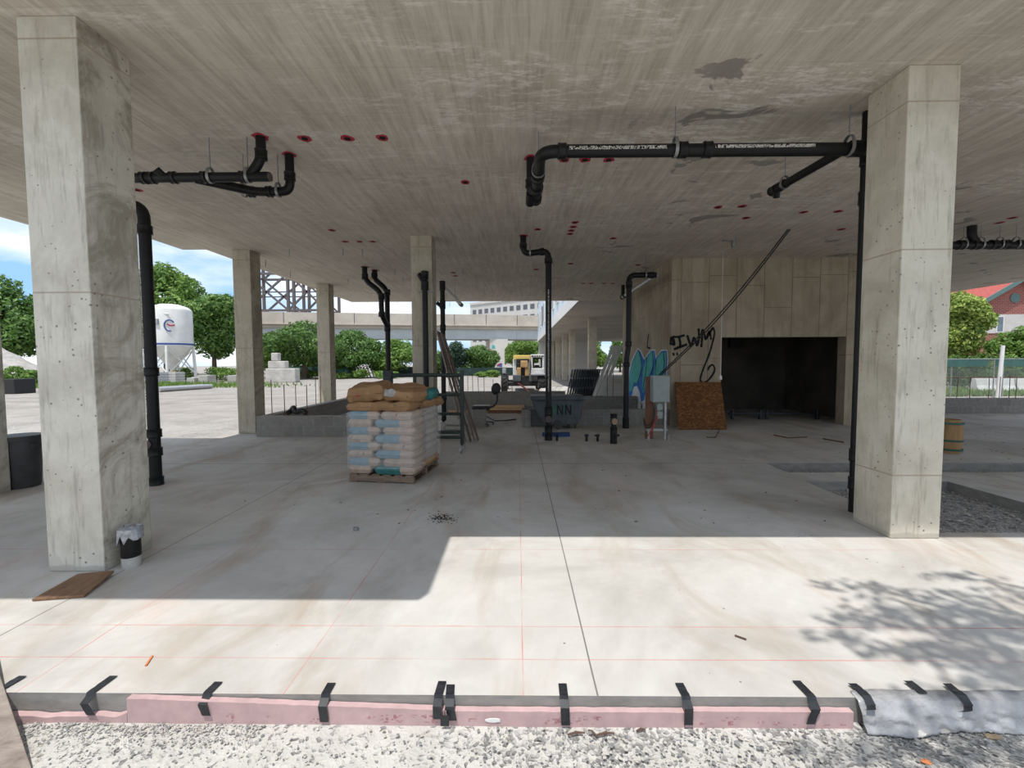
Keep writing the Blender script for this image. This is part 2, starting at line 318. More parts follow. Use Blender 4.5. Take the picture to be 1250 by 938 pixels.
# ------------------------------------------------------------------ mesh helpers
class MB:
    def __init__(s): s.v = []; s.f = []; s.mi = []
    def add(s, vs, fs, mi=0):
        o = len(s.v); s.v += [V(p) for p in vs]; s.f += [tuple(i+o for i in f) for f in fs]; s.mi += [mi]*len(fs); return s
    def box(s, lo, hi, mi=0, mat=None):
        x0, y0, z0 = lo; x1, y1, z1 = hi
        vs = [V(p) for p in ((x0,y0,z0),(x1,y0,z0),(x1,y1,z0),(x0,y1,z0),(x0,y0,z1),(x1,y0,z1),(x1,y1,z1),(x0,y1,z1))]
        if mat: vs = [mat @ p for p in vs]
        return s.add(vs, [(3,2,1,0),(4,5,6,7),(0,1,5,4),(1,2,6,5),(2,3,7,6),(3,0,4,7)], mi)
    def bar(s, a, b, w, h=None, up=V((0, 0, 1)), mi=0):
        a, b = V(a), V(b); d = (b-a); L = d.length; d.normalize(); h = h or w
        if abs(d.dot(up)) > .98: up = V((0, 1, 0))
        x = d.cross(up).normalized(); y = x.cross(d)
        m = Matrix((x, d, y)).transposed().to_4x4(); m.translation = a
        return s.box((-w/2, 0, -h/2), (w/2, L, h/2), mi, m)
    def tube(s, pts, r, seg=12, cap=True, mi=0):
        pts = [V(p) for p in pts]; n = len(pts); rs = r if isinstance(r, (list, tuple)) else [r]*n
        t = [(pts[min(i+1, n-1)]-pts[max(i-1, 0)]).normalized() for i in range(n)]
        a = t[0].orthogonal().normalized(); rings = []; vs = []
        for i in range(n):
            a = (a - t[i]*a.dot(t[i]));
            a = a.normalized() if a.length > 1e-6 else t[i].orthogonal().normalized()
            b = t[i].cross(a)
            for k in range(seg):
                th = 2*math.pi*k/seg; vs.append(pts[i] + (a*math.cos(th)+b*math.sin(th))*rs[i])
        fs = [(i*seg+k, i*seg+(k+1)%seg, (i+1)*seg+(k+1)%seg, (i+1)*seg+k) for i in range(n-1) for k in range(seg)]
        if cap: fs += [tuple(range(seg))[::-1], tuple((n-1)*seg+k for k in range(seg))]
        return s.add(vs, fs, mi)
    def lathe(s, prof, seg=24, c=(0, 0, 0), mi=0):
        c = V(c); vs = []; n = len(prof)
        for r, z in prof:
            for k in range(seg): th = 2*math.pi*k/seg; vs.append(c+V((r*math.cos(th), r*math.sin(th), z)))
        fs = [(i*seg+k, i*seg+(k+1)%seg, (i+1)*seg+(k+1)%seg, (i+1)*seg+k) for i in range(n-1) for k in range(seg)]
        fs += [tuple(range(seg))[::-1], tuple((n-1)*seg+k for k in range(seg))]
        return s.add(vs, fs, mi)
    def prism(s, poly, d, mi=0):
        """polygon (list of 3D points) extruded by the vector d"""
        n = len(poly); d = V(d); vs = [V(p) for p in poly] + [V(p)+d for p in poly]
        return s.add(vs, [tuple(range(n)), tuple(range(n, 2*n))[::-1]] + [(i+n, (i+1) % n+n, (i+1) % n, i) for i in range(n)], mi)
    def ball(s, c, r, seg=12, rings=8, mi=0):
        c = V(c); r = r if isinstance(r, (tuple, list)) else (r, r, r)
        vs = []
        for i in range(rings+1):
            ph = math.pi*i/rings
            for k in range(seg):
                th = 2*math.pi*k/seg; vs.append(c+V((r[0]*math.sin(ph)*math.cos(th), r[1]*math.sin(ph)*math.sin(th), -r[2]*math.cos(ph))))
        return s.add(vs, [(i*seg+k, i*seg+(k+1)%seg, (i+1)*seg+(k+1)%seg, (i+1)*seg+k) for i in range(rings) for k in range(seg)], mi)
    def build(s, name, mat, parent=None, smooth=False, bevel=0, org=None, fix=True):
        me = bpy.data.meshes.new(name); off = V(org) if org is not None else V((0, 0, 0))
        me.from_pydata([tuple(p-off) for p in s.v], [], s.f); 
        mats = mat if isinstance(mat, (list, tuple)) else [mat]
        for m in mats: me.materials.append(M[m] if isinstance(m, str) else m)
        if len(mats) > 1: me.polygons.foreach_set('material_index', s.mi)
        if fix:
            bm = bmesh.new(); bm.from_mesh(me); bmesh.ops.remove_doubles(bm, verts=bm.verts, dist=1e-5)
            bmesh.ops.recalc_face_normals(bm, faces=bm.faces); bm.to_mesh(me); bm.free()
        if smooth:
            me.polygons.foreach_set('use_smooth', [True]*len(me.polygons)); 
            try: me.set_sharp_from_angle(angle=math.radians(40))
            except Exception: pass
        o = bpy.data.objects.new(name, me); C.objects.link(o)
        if org is not None: o.location = off
        if parent is not None:
            o.parent = parent
            if org is None: o.location = -parent.location
            else: o.location = off - parent.location
        if bevel:
            b = o.modifiers.new('bevel', 'BEVEL'); b.width = bevel; b.segments = 2; b.limit_method = 'ANGLE'; b.angle_limit = .7
        return o
def tag(o, label, cat, group=None, kind=None):
    o['label'] = label; o['category'] = cat
    if group: o['group'] = group
    if kind: o['kind'] = kind
    return o
def struct(o): o['kind'] = 'structure'; return o
def thing(name, loc, label, cat, group=None):
    o = bpy.data.objects.new(name, None); C.objects.link(o); o.location = loc; o.empty_display_size = .1
    return tag(o, label, cat, group)
def fillet(pts, rad, n=6):
    pts = [V(p) for p in pts]; out = [pts[0]]
    for i in range(1, len(pts)-1):
        a, b, c = pts[i-1], pts[i], pts[i+1]; u = (a-b); w = (c-b); r = min(rad, u.length*.49, w.length*.49)
        p0 = b+u.normalized()*r; p1 = b+w.normalized()*r
        for k in range(n+1):
            t = k/n; out.append(p0*(1-t)**2 + b*2*t*(1-t) + p1*t*t)
    out.append(pts[-1]); return out
ORD = ['first','second','third','fourth','fifth','sixth','seventh','eighth','ninth','tenth','eleventh','twelfth','thirteenth','fourteenth','fifteenth','sixteenth','seventeenth','eighteenth','nineteenth','twentieth']
def cellslab(xs, ys, keep, z0, z1):
    mb = MB(); K = {}
    for i in range(len(xs)-1):
        for j in range(len(ys)-1): K[i, j] = keep((xs[i]+xs[i+1])/2, (ys[j]+ys[j+1])/2)
    for (i, j), k in K.items():
        if not k: continue
        a, b, c, d = xs[i], xs[i+1], ys[j], ys[j+1]
        mb.add([(a,c,z1),(b,c,z1),(b,d,z1),(a,d,z1)], [(0,1,2,3)]); mb.add([(a,c,z0),(b,c,z0),(b,d,z0),(a,d,z0)], [(3,2,1,0)])
        for di, dj, e in ((-1,0,((a,d),(a,c))),(1,0,((b,c),(b,d))),(0,-1,((a,c),(b,c))),(0,1,((b,d),(a,d)))):
            if not K.get((i+di, j+dj), False):
                p, q = e; mb.add([(*p,z0),(*q,z0),(*q,z1),(*p,z1)], [(0,1,2,3)])
    return mb

# ------------------------------------------------------------------ sun and sky
SX, SY = .17, .29
sun = bpy.data.lights.new('sun', 'SUN'); sun.energy = 3.7; sun.angle = .0093; sun.color = (1, .97, .92)
so = bpy.data.objects.new('sun', sun); C.objects.link(so)
so.rotation_euler = V((SX, SY, -1)).to_track_quat('-Z', 'Y').to_euler()
w = bpy.data.worlds.new('sky'); SC.world = w; w.use_nodes = True
nt = w.node_tree; nd = nt.nodes; bg = nd['Background']
tc = nd.new('ShaderNodeTexCoord'); sp = nd.new('ShaderNodeSeparateXYZ'); nt.links.new(tc.outputs['Generated'], sp.inputs[0])
rp = nd.new('ShaderNodeValToRGB'); e = rp.color_ramp.elements
e[0].position = 0; e[0].color = (.50, .68, .86, 1); e[1].position = .6; e[1].color = (.26, .42, .72, 1); q = e.new(.12); q.color = (.30, .54, .86, 1)
nt.links.new(sp.outputs[2], rp.inputs[0])
mp = nd.new('ShaderNodeMapping'); mp.inputs['Scale'].default_value = (1, 1, 3.2); nt.links.new(tc.outputs['Generated'], mp.inputs[0])
nz = nd.new('ShaderNodeTexNoise'); nz.inputs['Scale'].default_value = 2.3; nz.inputs['Detail'].default_value = 7; nz.inputs['Roughness'].default_value = .55; nt.links.new(mp.outputs[0], nz.inputs['Vector'])
rc = nd.new('ShaderNodeValToRGB'); rc.color_ramp.elements[0].position = .40; rc.color_ramp.elements[1].position = .60; nt.links.new(nz.outputs['Fac'], rc.inputs[0])
mx = nd.new('ShaderNodeMix'); mx.data_type = 'RGBA'; mx.inputs[7].default_value = (1.0, .99, .97, 1)
nt.links.new(rc.outputs[0], mx.inputs[0]); nt.links.new(rp.outputs[0], mx.inputs[6]); nt.links.new(mx.outputs[2], bg.inputs['Color'])
bg.inputs['Strength'].default_value = 1.15
SC.view_settings.view_transform = 'Standard'; SC.view_settings.look = 'None'; SC.view_settings.gamma = 1; SC.view_settings.use_curve_mapping = False
SC.view_settings.exposure = 0.19
SC.cycles.max_bounces = 14; SC.cycles.diffuse_bounces = 8; SC.cycles.transparent_max_bounces = 24
SC.cycles.sample_clamp_indirect = 8

# ------------------------------------------------------------------ setting
YE = 1.818
XA, YA0, YA1 = fl(935, 566).x, fl(945, 577).y, fl(935, 565.5).y
XB = fl(991, 588).x; XC = fl(1157, 588).x; YB1 = fl(1000, 588).y; YB0 = fl(1170, 650.5).y
FX0 = -10.5
xs = sorted([FX0, -6.9, -5.7, XA, XB, 3.45, XC, 8.8, 15.0]); ys = sorted([YE, YB0, 3.95, YB1, YA0, YA1, 6.2, 8.25, 14.2])
def kf(x, y):
    if x < -6.9 and y > 6.2: return False
    if x < -5.7 and y > 8.25: return False
    if XA < x < 8.8 and YA0 < y < YA1: return False
    if 3.45 < x < XC and YB0 < y < YB1: return False
    if XB < x <= 3.45 and 3.95 < y < YB1: return False
    return True
struct(cellslab(xs, ys, kf, GZ-.15, 0).build('floor', 'floor'))
# ceiling slab, stepped at the left, its front edge stepped where the storey above juts out
Yl, Yr, Xs = fl(300, 732.5).y, fl(800, 656).y, fl(527, 695).x
EL, ER, XST = Yl-SY*HC, Yr-SY*HC, Xs-SX*HC
YB = 16.435
h1 = [ce(703, 331), ce(741, 319)]; h2 = [ce(985, 278), ce(1030, 263)]
ha = (h1[0].x, h1[1].x, h1[0].y, h1[1].y); hb = (h2[0].x, h2[1].x+.1, h2[0].y, h2[1].y)
XL1, XL2, XL3 = -6.243, ce(205, 299).x, ce(18, 270).x
YL1, YL2 = ce(235, 305).y, ce(165, 285).y
xs = sorted([XL3, XL2, XL1, XST, ha[0], ha[1], hb[0], hb[1], 14.6]); ys = sorted([EL, ER, YL1, YL2, ha[2], ha[3], hb[2], hb[3], YB])
def kc(x, y):
    if y < ER and x > XST: return False
    if x < XL1 and y > YL1: return False
    if x < XL2 and y > YL2: return False
    for h in (ha, hb):
        if h[0] < x < h[1] and h[2] < y < h[3]: return False
    return True
cei = struct(cellslab(xs, ys, kc, HC, HC+.28).build('ceiling', 'ceiling'))
mb = MB()
for h in (ha, hb): mb.box((h[0]-.05, h[2]-.05, HC+.285), (h[1]+.05, h[3]+.05, HC+.33))
mb.build('recess_cover', 'core', cei)
# ground: one gently uneven sheet of gravel
def ground():
    mb = MB(); xs = [-160, -90, -50, -30, -20, -14] + [x*.5-9 for x in range(0, 40)] + [12, 16, 22, 32, 50, 90, 160]
    ys = [-40, -15, -6, -2, 0] + [.5+.12*i for i in range(1, 12)] + [1.9, 2.4, 3, 4, 5, 6, 7, 8, 9, 10, 12, 14, 16, 19, 22, 26, 30, 36, 44, 55, 75, 120, 260]
    n = len(xs); vs = []
    for y in ys:
        for x in xs:
            z = GZ + (.022*mnoise.noise(V((x*2.1, y*2.1, 3))) if y < 1.8 else (.03*mnoise.noise(V((x*.4, y*.4, 1))) if y > 18 else -.0))
            vs.append((x, y, z))
    fs = [(j*n+i, j*n+i+1, (j+1)*n+i+1, (j+1)*n+i) for j in range(len(ys)-1) for i in range(n-1)]
    mb.add(vs, fs); return struct(mb.build('ground', 'gravel', smooth=True))
ground()
# concrete core
XR = 3.43; YC = 9.78; XE = 8.3
dl, dr_ = at(880, 470, YC).x, at(1031, 470, YC).x; dt = at(950, 411.5, YC).z
mb = MB(); mb.box((XR, YC, 0), (dl, YC+.25, HC)); mb.box((dr_, YC, 0), (XE, YC+.25, HC)); mb.box((dl, YC, dt), (dr_, YC+.25, HC))
wf = struct(mb.build('wall_front', 'core'))
mb = MB(); mb.box((XR, YC+.25, 0), (XR+.25, 14.3, HC)); wl = struct(mb.build('wall_left', 'core'))
struct(MB().box((XR+.25, YC+3.4, 0), (XE, YC+3.65, HC)).build('wall_back', 'shade_core'))
struct(MB().box((XE-.25, YC+.25, 0), (XE, YC+3.4, HC)).build('wall_right', 'shade_core'))
struct(MB().box((XR+.255, YC+.26, 0), (XR+.30, YC+3.39, HC)).build('wall_shade_sheet', 'shade_core'))  # added sheet over the left wall's inner face, room shade in its colour

# graffiti on the core, painted on its faces
Z5 = lambda u, v: (740+u/3.906, 310+v/3.906)
def stroke(mb, pts, w, plane, nrm, off=.004, mi=0):
    P = [plane(*Z5(*p)) for p in pts]
    # resample for a soft curve
    Q = []
    for i in range(len(P)-1):
        p0, p1, p2, p3 = P[max(i-1, 0)], P[i], P[i+1], P[min(i+2, len(P)-1)]
        for k in range(5):
            t = k/5; Q.append(.5*((2*p1)+(p2-p0)*t+(2*p0-5*p1+4*p2-p3)*t*t+(3*p1-p0-3*p2+p3)*t**3))
    Q.append(P[-1]); n = V(nrm); vs = []
    for i, q in enumerate(Q):
        d = (Q[min(i+1, len(Q)-1)]-Q[max(i-1, 0)]).normalized(); s = d.cross(n)*w/2*(.85+.3*R.random()); vs += [q+n*off-s, q+n*off+s]
    mb.add(vs, [(2*i, 2*i+1, 2*i+3, 2*i+2) for i in range(len(Q)-1)], mi)
mb = MB(); pf = lambda x, y: at(x, y, YC)
for pts, w_ in (([(311,398),(320,412),(322,438)], .075), ([(314,396),(345,396),(374,388)], .05), ([(345,396),(352,420),(352,445)], .055), ([(322,456),(352,444),(386,432)], .06),
                ([(386,388),(396,420),(404,442),(412,420),(418,400),(428,425),(434,436),(442,400),(440,356)], .052), ([(453,446),(456,410),(458,362),(468,385),(474,408),(488,385),(510,350)], .05),
                ([(478,402),(492,370),(500,410)], .045), ([(508,350),(516,376),(506,425),(490,480),(470,530),(455,570),(448,600),(458,613),(480,608),(505,580),(517,552),(508,530),(492,538),(484,556)], .042),
                ([(316,480),(326,478)], .06), ([(334,479),(342,477)], .06), ([(310,395),(308,430),(330,425)], .05)):
    stroke(mb, pts, w_, pf, (0, -1, 0))
mb.build('graffiti_tag', 'charcoal_line', wf, fix=False)
mb = MB(); px_ = lambda x, y: atX(x, y, XR)
def gpoly(pts, mi, off):
    P = [px_(*Z5(*p))+V((-off, 0, 0)) for p in pts]; mb.add(P, [tuple(range(len(P)))], mi)
wh = [(104,700),(108,560),(122,505),(150,448),(166,462),(184,500),(194,480),(214,456),(234,456),(240,492),(262,458),(292,456),(297,505),(288,600),(250,640),(215,600),(196,650),(186,705),(166,716),(156,680),(146,650),(132,650),(120,705)]
gpoly([(112,640),(192,640),(190,748),(150,750),(112,748)], 2, .0025)
gpoly(wh, 2, .003)
gpoly([(108,690),(112,565),(126,510),(152,455),(164,468),(182,506),(196,486),(216,462),(231,462),(236,500),(264,464),(289,462),(293,505),(284,590),(250,628),(214,588),(192,640),(182,698),(167,706),(160,660),(148,630),(132,634),(118,696)], 1, .005)
for pts in ([(112,660),(114,570),(130,508),(153,462),(166,486),(172,540),(160,600),(148,618),(134,612),(124,650)],
            [(172,640),(176,560),(192,498),(216,468),(228,472),(226,530),(206,580),(186,632),(176,668)],
            [(228,560),(240,505),(264,472),(284,470),(286,520),(276,586),(250,610),(232,590)]): gpoly(pts, 0, .007)
mb.build('graffiti_mural', ['teal_paint', 'blue_paint', 'white_spray'], wl, fix=False)
mb = MB()
for pts in ([(158,462),(170,540),(150,620)], [(196,492),(190,560),(176,650)], [(222,470),(224,540),(206,600)], [(240,506),(236,570),(248,612)], [(275,470),(278,530),(268,590)], [(120,700),(124,726)], [(166,706),(170,738),(174,712)], [(205,380),(196,440),(212,450)]):
    stroke(mb, pts, .05, px_, (-1, 0, 0), .009)
mb.build('graffiti_line', 'charcoal_line', wl, fix=False)

# ------------------------------------------------------------------ concrete columns
def column(x0, y0, w, d, label, mat, top=HC, base=0.0):
    c = V((x0+w/2, y0+d/2, base)); mb = MB(); mb.box((x0, y0, base), (x0+w, y0+d, top))
    o = mb.build('concrete_column', mat, org=c, bevel=.008); return tag(o, label, 'column')
WC = .3966
column(-2.88-WC, 2.919, WC, WC, 'big concrete column at left front with plywood scrap at its foot', 'column')
column(3.027, 3.506, WC, WC, 'pale big concrete column at right front beside the gravel pit', 'column_pale')
p = fl(14, 599.5); column(p.x-WC, p.y-WC, WC, WC, 'concrete column cut by the left edge of the photo, beside the rubbish bin', 'column')
def col_px(xl, xr, yt, label, mat='column_far', X=None):
    p = ce(xl, yt); w_ = ce(xr, yt).x-p.x; return column(p.x, p.y, w_, w_, label, mat)
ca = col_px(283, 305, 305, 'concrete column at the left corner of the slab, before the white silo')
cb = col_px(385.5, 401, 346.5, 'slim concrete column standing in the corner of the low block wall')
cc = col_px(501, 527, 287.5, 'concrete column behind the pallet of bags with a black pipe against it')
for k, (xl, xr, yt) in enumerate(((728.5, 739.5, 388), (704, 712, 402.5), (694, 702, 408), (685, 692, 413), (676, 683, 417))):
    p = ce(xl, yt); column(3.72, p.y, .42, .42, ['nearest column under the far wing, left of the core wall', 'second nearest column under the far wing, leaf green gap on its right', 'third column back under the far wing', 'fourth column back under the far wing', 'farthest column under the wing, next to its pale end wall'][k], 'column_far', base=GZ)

# ------------------------------------------------------------------ low block walls
def blockwall(lo, hi, label):
    c = V(((lo[0]+hi[0])/2, (lo[1]+hi[1])/2, lo[2])); return tag(MB().box(lo, hi).build('block_wall', 'block', bevel=.006), label, 'wall')
W0 = fl(313, 533.5); ztop = at(330, 511.5, W0.y).z
blockwall((W0.x, W0.y, 0), (-2.6, W0.y+.2, .4), 'low block wall two courses high running left behind the bag pallet')
blockwall((W0.x-.02, W0.y+.21, GZ), (W0.x+.18, cb.location.y+.3, .4), 'low block wall running back from the corner column to the slim column')
YW = 12.4; xsplit = at(690, 480, YW).x
blockwall((at(540, 490, YW).x, YW, 0), (xsplit, YW+.2, .6), 'three course block wall at the back below the telehandler')
blockwall((xsplit+.005, YW, 0), (XR-.02, YW+.2, .45), 'lower stretch of back block wall under the leaning white boards')
Y1 = 9.85
blockwall((at(644, 500, Y1).x, Y1, 0), (XR-.01, Y1+.2, .36), 'two course block wall behind the grey tilt cart')
Yw2 = fl(1200, 505).y
blockwall((8.9, Yw2, 0), (14.9, Yw2+.2, .41), 'low block wall at far right under the fence')
def cmu(x, y, z, rz, label):
    mb = MB(); W, D, Hh = .4, .2, .195
    for a, b, c_, d in ((-.2, .2, -.1, -.07), (-.2, .2, .07, .1), (-.2, -.165, -.07, .07), (.165, .2, -.07, .07), (-.018, .018, -.07, .07)): mb.box((a, c_, 0), (b, d, Hh))
    o = mb.build('concrete_block', 'block', bevel=.004); o.location = (x, y, z); o.rotation_euler.z = rz; return tag(o, label, 'block')
p = fl(582, 521); cmu(p.x, p.y, 0, 0, 'lower grey concrete block of the pair beside the leaning planks'); cmu(p.x+.01, p.y, .197, 0.02, 'upper grey concrete block of the pair beside the leaning planks')
p = fl(645, 520); cmu(p.x-.05, p.y-.02, 0, 1.57, 'bottom grey block at the left end of the wall behind the tilt cart'); cmu(p.x-.05, p.y-.02, .197, 1.55, 'top grey block at the left end of the wall behind the tilt cart')

# ------------------------------------------------------------------ drain pipes
def hang(root, p, r, rz=0.0, top=HC):
    """strap around the pipe at p, axis turned by rz (0 = pipe along x), with a rod up to the slab"""
    mb = MB(); a = V((math.cos(rz), math.sin(rz), 0)); b = V((-math.sin(rz), math.cos(rz), 0)); n = 20; vs = []
    for k in range(n):
        th = 2*math.pi*k/n; rad = r*1.12; e = V((0, 0, 0))+b*math.cos(th)*rad+V((0, 0, 1))*(math.sin(th)*rad*(1.75 if math.sin(th) > 0 else 1))
        o2 = b*math.cos(th)*.006+V((0, 0, 1))*math.sin(th)*.006
        for q in (p+e-a*.014, p+e+a*.014, p+e+o2+a*.014, p+e+o2-a*.014): vs.append(q)
    fs = []
    for k in range(n):
        for i in range(4): fs.append((k*4+i, k*4+(i+1) % 4, ((k+1) % n)*4+(i+1) % 4, ((k+1) % n)*4+i))
    mb.add(vs, fs); h = mb.build('hanger_strap', 'steel', root)
    rod = MB().tube([p+V((0, 0, r*1.9)), V((p.x, p.y, top-.001))], .0045, 8).build('hanger_rod', 'steel'); rod.parent = h
    rod.matrix_parent_inverse = Matrix(); rod.location = -root.location-h.location
def coup(root, p, d, r, L=.07, mat='black_pipe', k=1.22):
    p = V(p); d = V(d).normalized(); rr = r*k
    MB().tube([p-d*L/2, p-d*L*.42, p-d*L*.3, p+d*L*.3, p+d*L*.42, p+d*L/2], [rr*.96, rr*1.06, rr, rr, rr*1.06, rr*.96], 16).build('coupling', mat, root, smooth=True)
def pipe(root, pts, r, el=None, mat='black_pipe', name='pipe'):
    MB().tube(fillet(pts, el or r*2.4), r, 16).build(name, mat, root, smooth=True)
def collar(root, p, r):
    """red sprayed ring where the riser enters the slab"""
    mb = MB(); n = 14; poly = []
    for k in range(n):
        th = 2*math.pi*k/n; q = r*(1.35+.5*R.random()); poly.append(V((p.x+q*math.cos(th), p.y+q*math.sin(th), HC-.004)))
    mb.prism(poly, (0, 0, .003)); mb.build('painted_ring', 'red_paint', root)
def plug(root, p, d, r, mat):
    d = V(d).normalized(); MB().tube([p, p+d*.012], r, 16).build('cleanout_plug', mat, root, smooth=True)

# left ceiling run
c1, c2 = ce(318, 167), ce(353, 188.5); rp_ = .047
root = thing('drain_pipe', (c1.x, c1.y, HC), 'black ceiling drain pipe at left with two red ringed risers', 'pipe')
zm = at(318, 216, c1.y).z; xl = at(140, 219, c1.y).x; xr_ = at(329, 217, c1.y).x
pipe(root, [(xl, c1.y, zm), (xr_, c1.y, zm)], rp_)
plug(root, V((xr_, c1.y, zm)), (1, 0, 0), rp_*.9, 'brown_plug')
pipe(root, [c1, (c1.x, c1.y, zm+.17), (c1.x-.13, c1.y, zm)], rp_, .09)
coup(root, (c1.x, c1.y, zm+.22), (0, 0, 1), rp_, .10)
z2 = at(344, 234, c2.y).z
pipe(root, [c2, (c2.x, c2.y, z2), (at(312, 234, c2.y).x, c2.y, z2), (at(238, 224, c1.y).x, c1.y, zm-.01)], rp_, .1)
coup(root, (c2.x, c2.y, z2+.16), (0, 0, 1), rp_, .09)
for x in (176, 186, 212, 250, 297): coup(root, (at(x, 217, c1.y).x, c1.y, zm), (1, 0, 0), rp_, .055)
for x in (307, 329): coup(root, (at(x, 234, c2.y).x, c2.y, z2), (1, 0, 0), rp_, .055)
MB().tube([(at(201, 217, c1.y).x, c1.y, zm), (at(196, 213, c1.y).x, c1.y-.06, zm+.06)], rp_*.85, 14).build('branch_stub', 'black_pipe', root, smooth=True)
for x in (257, 303): hang(root, V((at(x, 217, c1.y).x, c1.y, zm)), rp_)
for x in (298, 340): hang(root, V((at(x, 234, c2.y).x, c2.y, z2)), rp_)
collar(root, c1, rp_); collar(root, c2, rp_)

# left standing pipe behind the big column
b = fl(191, 592); rp_ = .062
root = thing('standing_drain_pipe', b, 'thick black upright drain pipe behind the big left column', 'pipe')
zt = at(172, 244, b.y).z
pipe(root, [(b.x, b.y, 0), (b.x, b.y, zt-.06), (b.x-.34, b.y, zt-.06), (b.x-.34, b.y, HC)], rp_, .2)
for z in (.05, .40, .62, 1.35, zt-.34): coup(root, (b.x, b.y, z), (0, 0, 1), rp_, .10)
plug(root, V((b.x-.02, b.y-rp_-.012, .50)), (0, -1, 0), .045, 'brown_plug')
MB().box((b.x-.036, b.y-rp_*.86-.004, .85), (b.x-.014, b.y-rp_*.86, 2.9)).build('printing', 'print_strip', root)

# centre ceiling run
rm = .056; Ym = 4.02; zm = at(850, 183, Ym).z
cr = ce(648, 193); root = thing('drain_pipe', (at(850, 183, Ym).x, Ym, HC), 'long black ceiling drain pipe with white printing, running to the right column', 'pipe')
xel = at(660, 184, Ym).x; xen = at(1047, 184, Ym).x
yend = 5.2
pipe(root, [(3.30, Ym+.02, zm), (xel, Ym, zm), (xel, yend, zm)], rm, .16)
for x in (686, 833, 863): coup(root, (at(x, 183, Ym).x, Ym, zm), (1, 0, 0), rm, .075)
coup(root, (xel, 4.55, zm), (0, 1, 0), rm, .10); coup(root, (xel, 4.85, zm), (0, 1, 0), rm, .10); coup(root, (xel, 5.15, zm), (0, 1, 0), rm, .10)
plug(root, V((xel, yend, zm)), (0, 1, 0), rm*.95, 'brown_plug')
pipe(root, [cr, (cr.x, cr.y, zm-.02), (xel, cr.y+.18, zm-.02)], .05, .09)
coup(root, (cr.x, cr.y, zm+.10), (0, 0, 1), .05, .09)
MB().tube([(cr.x, cr.y, zm), (cr.x-.005, cr.y+.16, zm-.06)], .052, 14).build('branch_stub', 'black_pipe', root, smooth=True)
collar(root, cr, .05)
be = at(941, 231, 5.02); bs = V((at(1034, 185, Ym).x, Ym, zm))
be.z = zm; pipe(root, [bs, be], .042)
dd = (be-bs).normalized()
for t in (.82, .95): coup(root, bs+(be-bs)*t, dd, .042, .09)
MB().tube([be, be+dd*.03], .028, 14).build('copper_end', 'copper', root, smooth=True)
MB().tube([bs+(be-bs)*.9, bs+(be-bs)*.9+V((0.03, .06, -.07))], .036, 14).build('branch_stub', 'black_pipe', root, smooth=True)
for x in (824, 1036): hang(root, V((at(x, 183, Ym).x, Ym, zm)), rm)
hang(root, V((xel, 4.42, zm)), rm, math.pi/2); hang(root, bs+(be-bs)*.78, .042, math.atan2(dd.y, dd.x))
coup(root, (at(1046, 184, Ym).x, Ym+.01, zm), (1, 0, 0), rm, .12)
for x0, x1 in ((694, 812), (870, 990)):                      # faint factory printing along the pipe
    MB().box((at(x0, 183, Ym).x, Ym-rm*1.0-.003, zm-.011), (at(x1, 183, Ym).x, Ym-rm*.93, zm+.016)).build('printing', 'print_strip', root)
# drop behind the right column
xd = at(1054.5, 250, 4.12).x+.02
root = thing('standing_drain_pipe', (xd, 4.14, 0), 'thin black upright pipe peeping out behind the right front column', 'pipe')
pipe(root, [(xd, 4.14, GZ), (xd, 4.14, HC)], .04)
for z in (.28, .55, 2.95, 3.3): coup(root, (xd, 4.14, z), (0, 0, 1), .04, .12)

# twin pipes behind the pallet
def upright(label, pts, r, coups=(), base=None, ring=True, el=None):
    o = base or V((pts[-1][0], pts[-1][1], 0)); root = thing('standing_drain_pipe', o, label, 'pipe'); pipe(root, pts, r, el)
    for p, d, L in coups: coup(root, p, d, r, L)
    if ring: collar(root, V(pts[0]), r)
    return root
a = ce(445, 326); g = lambda x, y: at(x, y, a.y)
b2 = ce(457.5, 330); g2 = lambda x, y: at(x, y, b2.y)
e2 = g2(474, 460)
r_ = upright('pair of black soil pipes joining into one behind the bag pallet', [b2, g2(456.5, 340), g2(472.5, 354), V((e2.x, e2.y, 0))], .062,
        [(g2(457, 337), (0, 0, 1), .14), (g2(472.8, 357), (0, 0, 1), .14), (V((e2.x, e2.y, at(474, 400, e2.y).z)), (0, 0, 1), .2), (V((e2.x, e2.y, .9)), (0, 0, 1), .2)], el=.16)
pipe(r_, [a, g(445.5, 342), g(465, 357), g(466, 385), (e2.x, e2.y, at(474, 398, e2.y).z)], .062, .16)
coup(r_, g(445.5, 338), (0, 0, 1), .062, .14); coup(r_, g(465.5, 362), (0, 0, 1), .062, .14); coup(r_, g(466, 384), (0, 0, 1), .062, .12); collar(r_, a, .062)
plug(r_, g(454, 341)+V((0, -.075, 0)), (-.5, -1, 0), .045, 'tan_plug')
# pipe against the column behind the bags
yp = cc.location.y-.30; q = at(518.5, 345, yp); qt = at(518.5, 332, yp)
root = thing('standing_drain_pipe', (q.x, yp, 0), 'black upright pipe against the column behind the bags, open at the top', 'pipe')
pipe(root, [(q.x, yp, 0), (q.x, yp, qt.z)], .05)
for z, L in ((qt.z-.06, .14), (qt.z-.24, .16), (.9, .12)): coup(root, (q.x, yp, z), (0, 0, 1), .05, L, k=1.35)
MB().tube([(q.x, yp, qt.z-.22), at(511.5, 335, yp)], .042, 14).build('branch_stub', 'black_pipe', root, smooth=True)
plug(root, at(511.5, 335, yp), (-.7, 0, .7), .036, 'rust')
MB().box((q.x-.12, yp-.012, qt.z-.36), (q.x+.15, yp+.012, qt.z-.345)).build('clamp', 'steel', root); MB().box((q.x-.01, yp+.05, qt.z-.36), (q.x+.03, cc.location.y-.199, qt.z-.33)).build('clamp', 'steel', root)
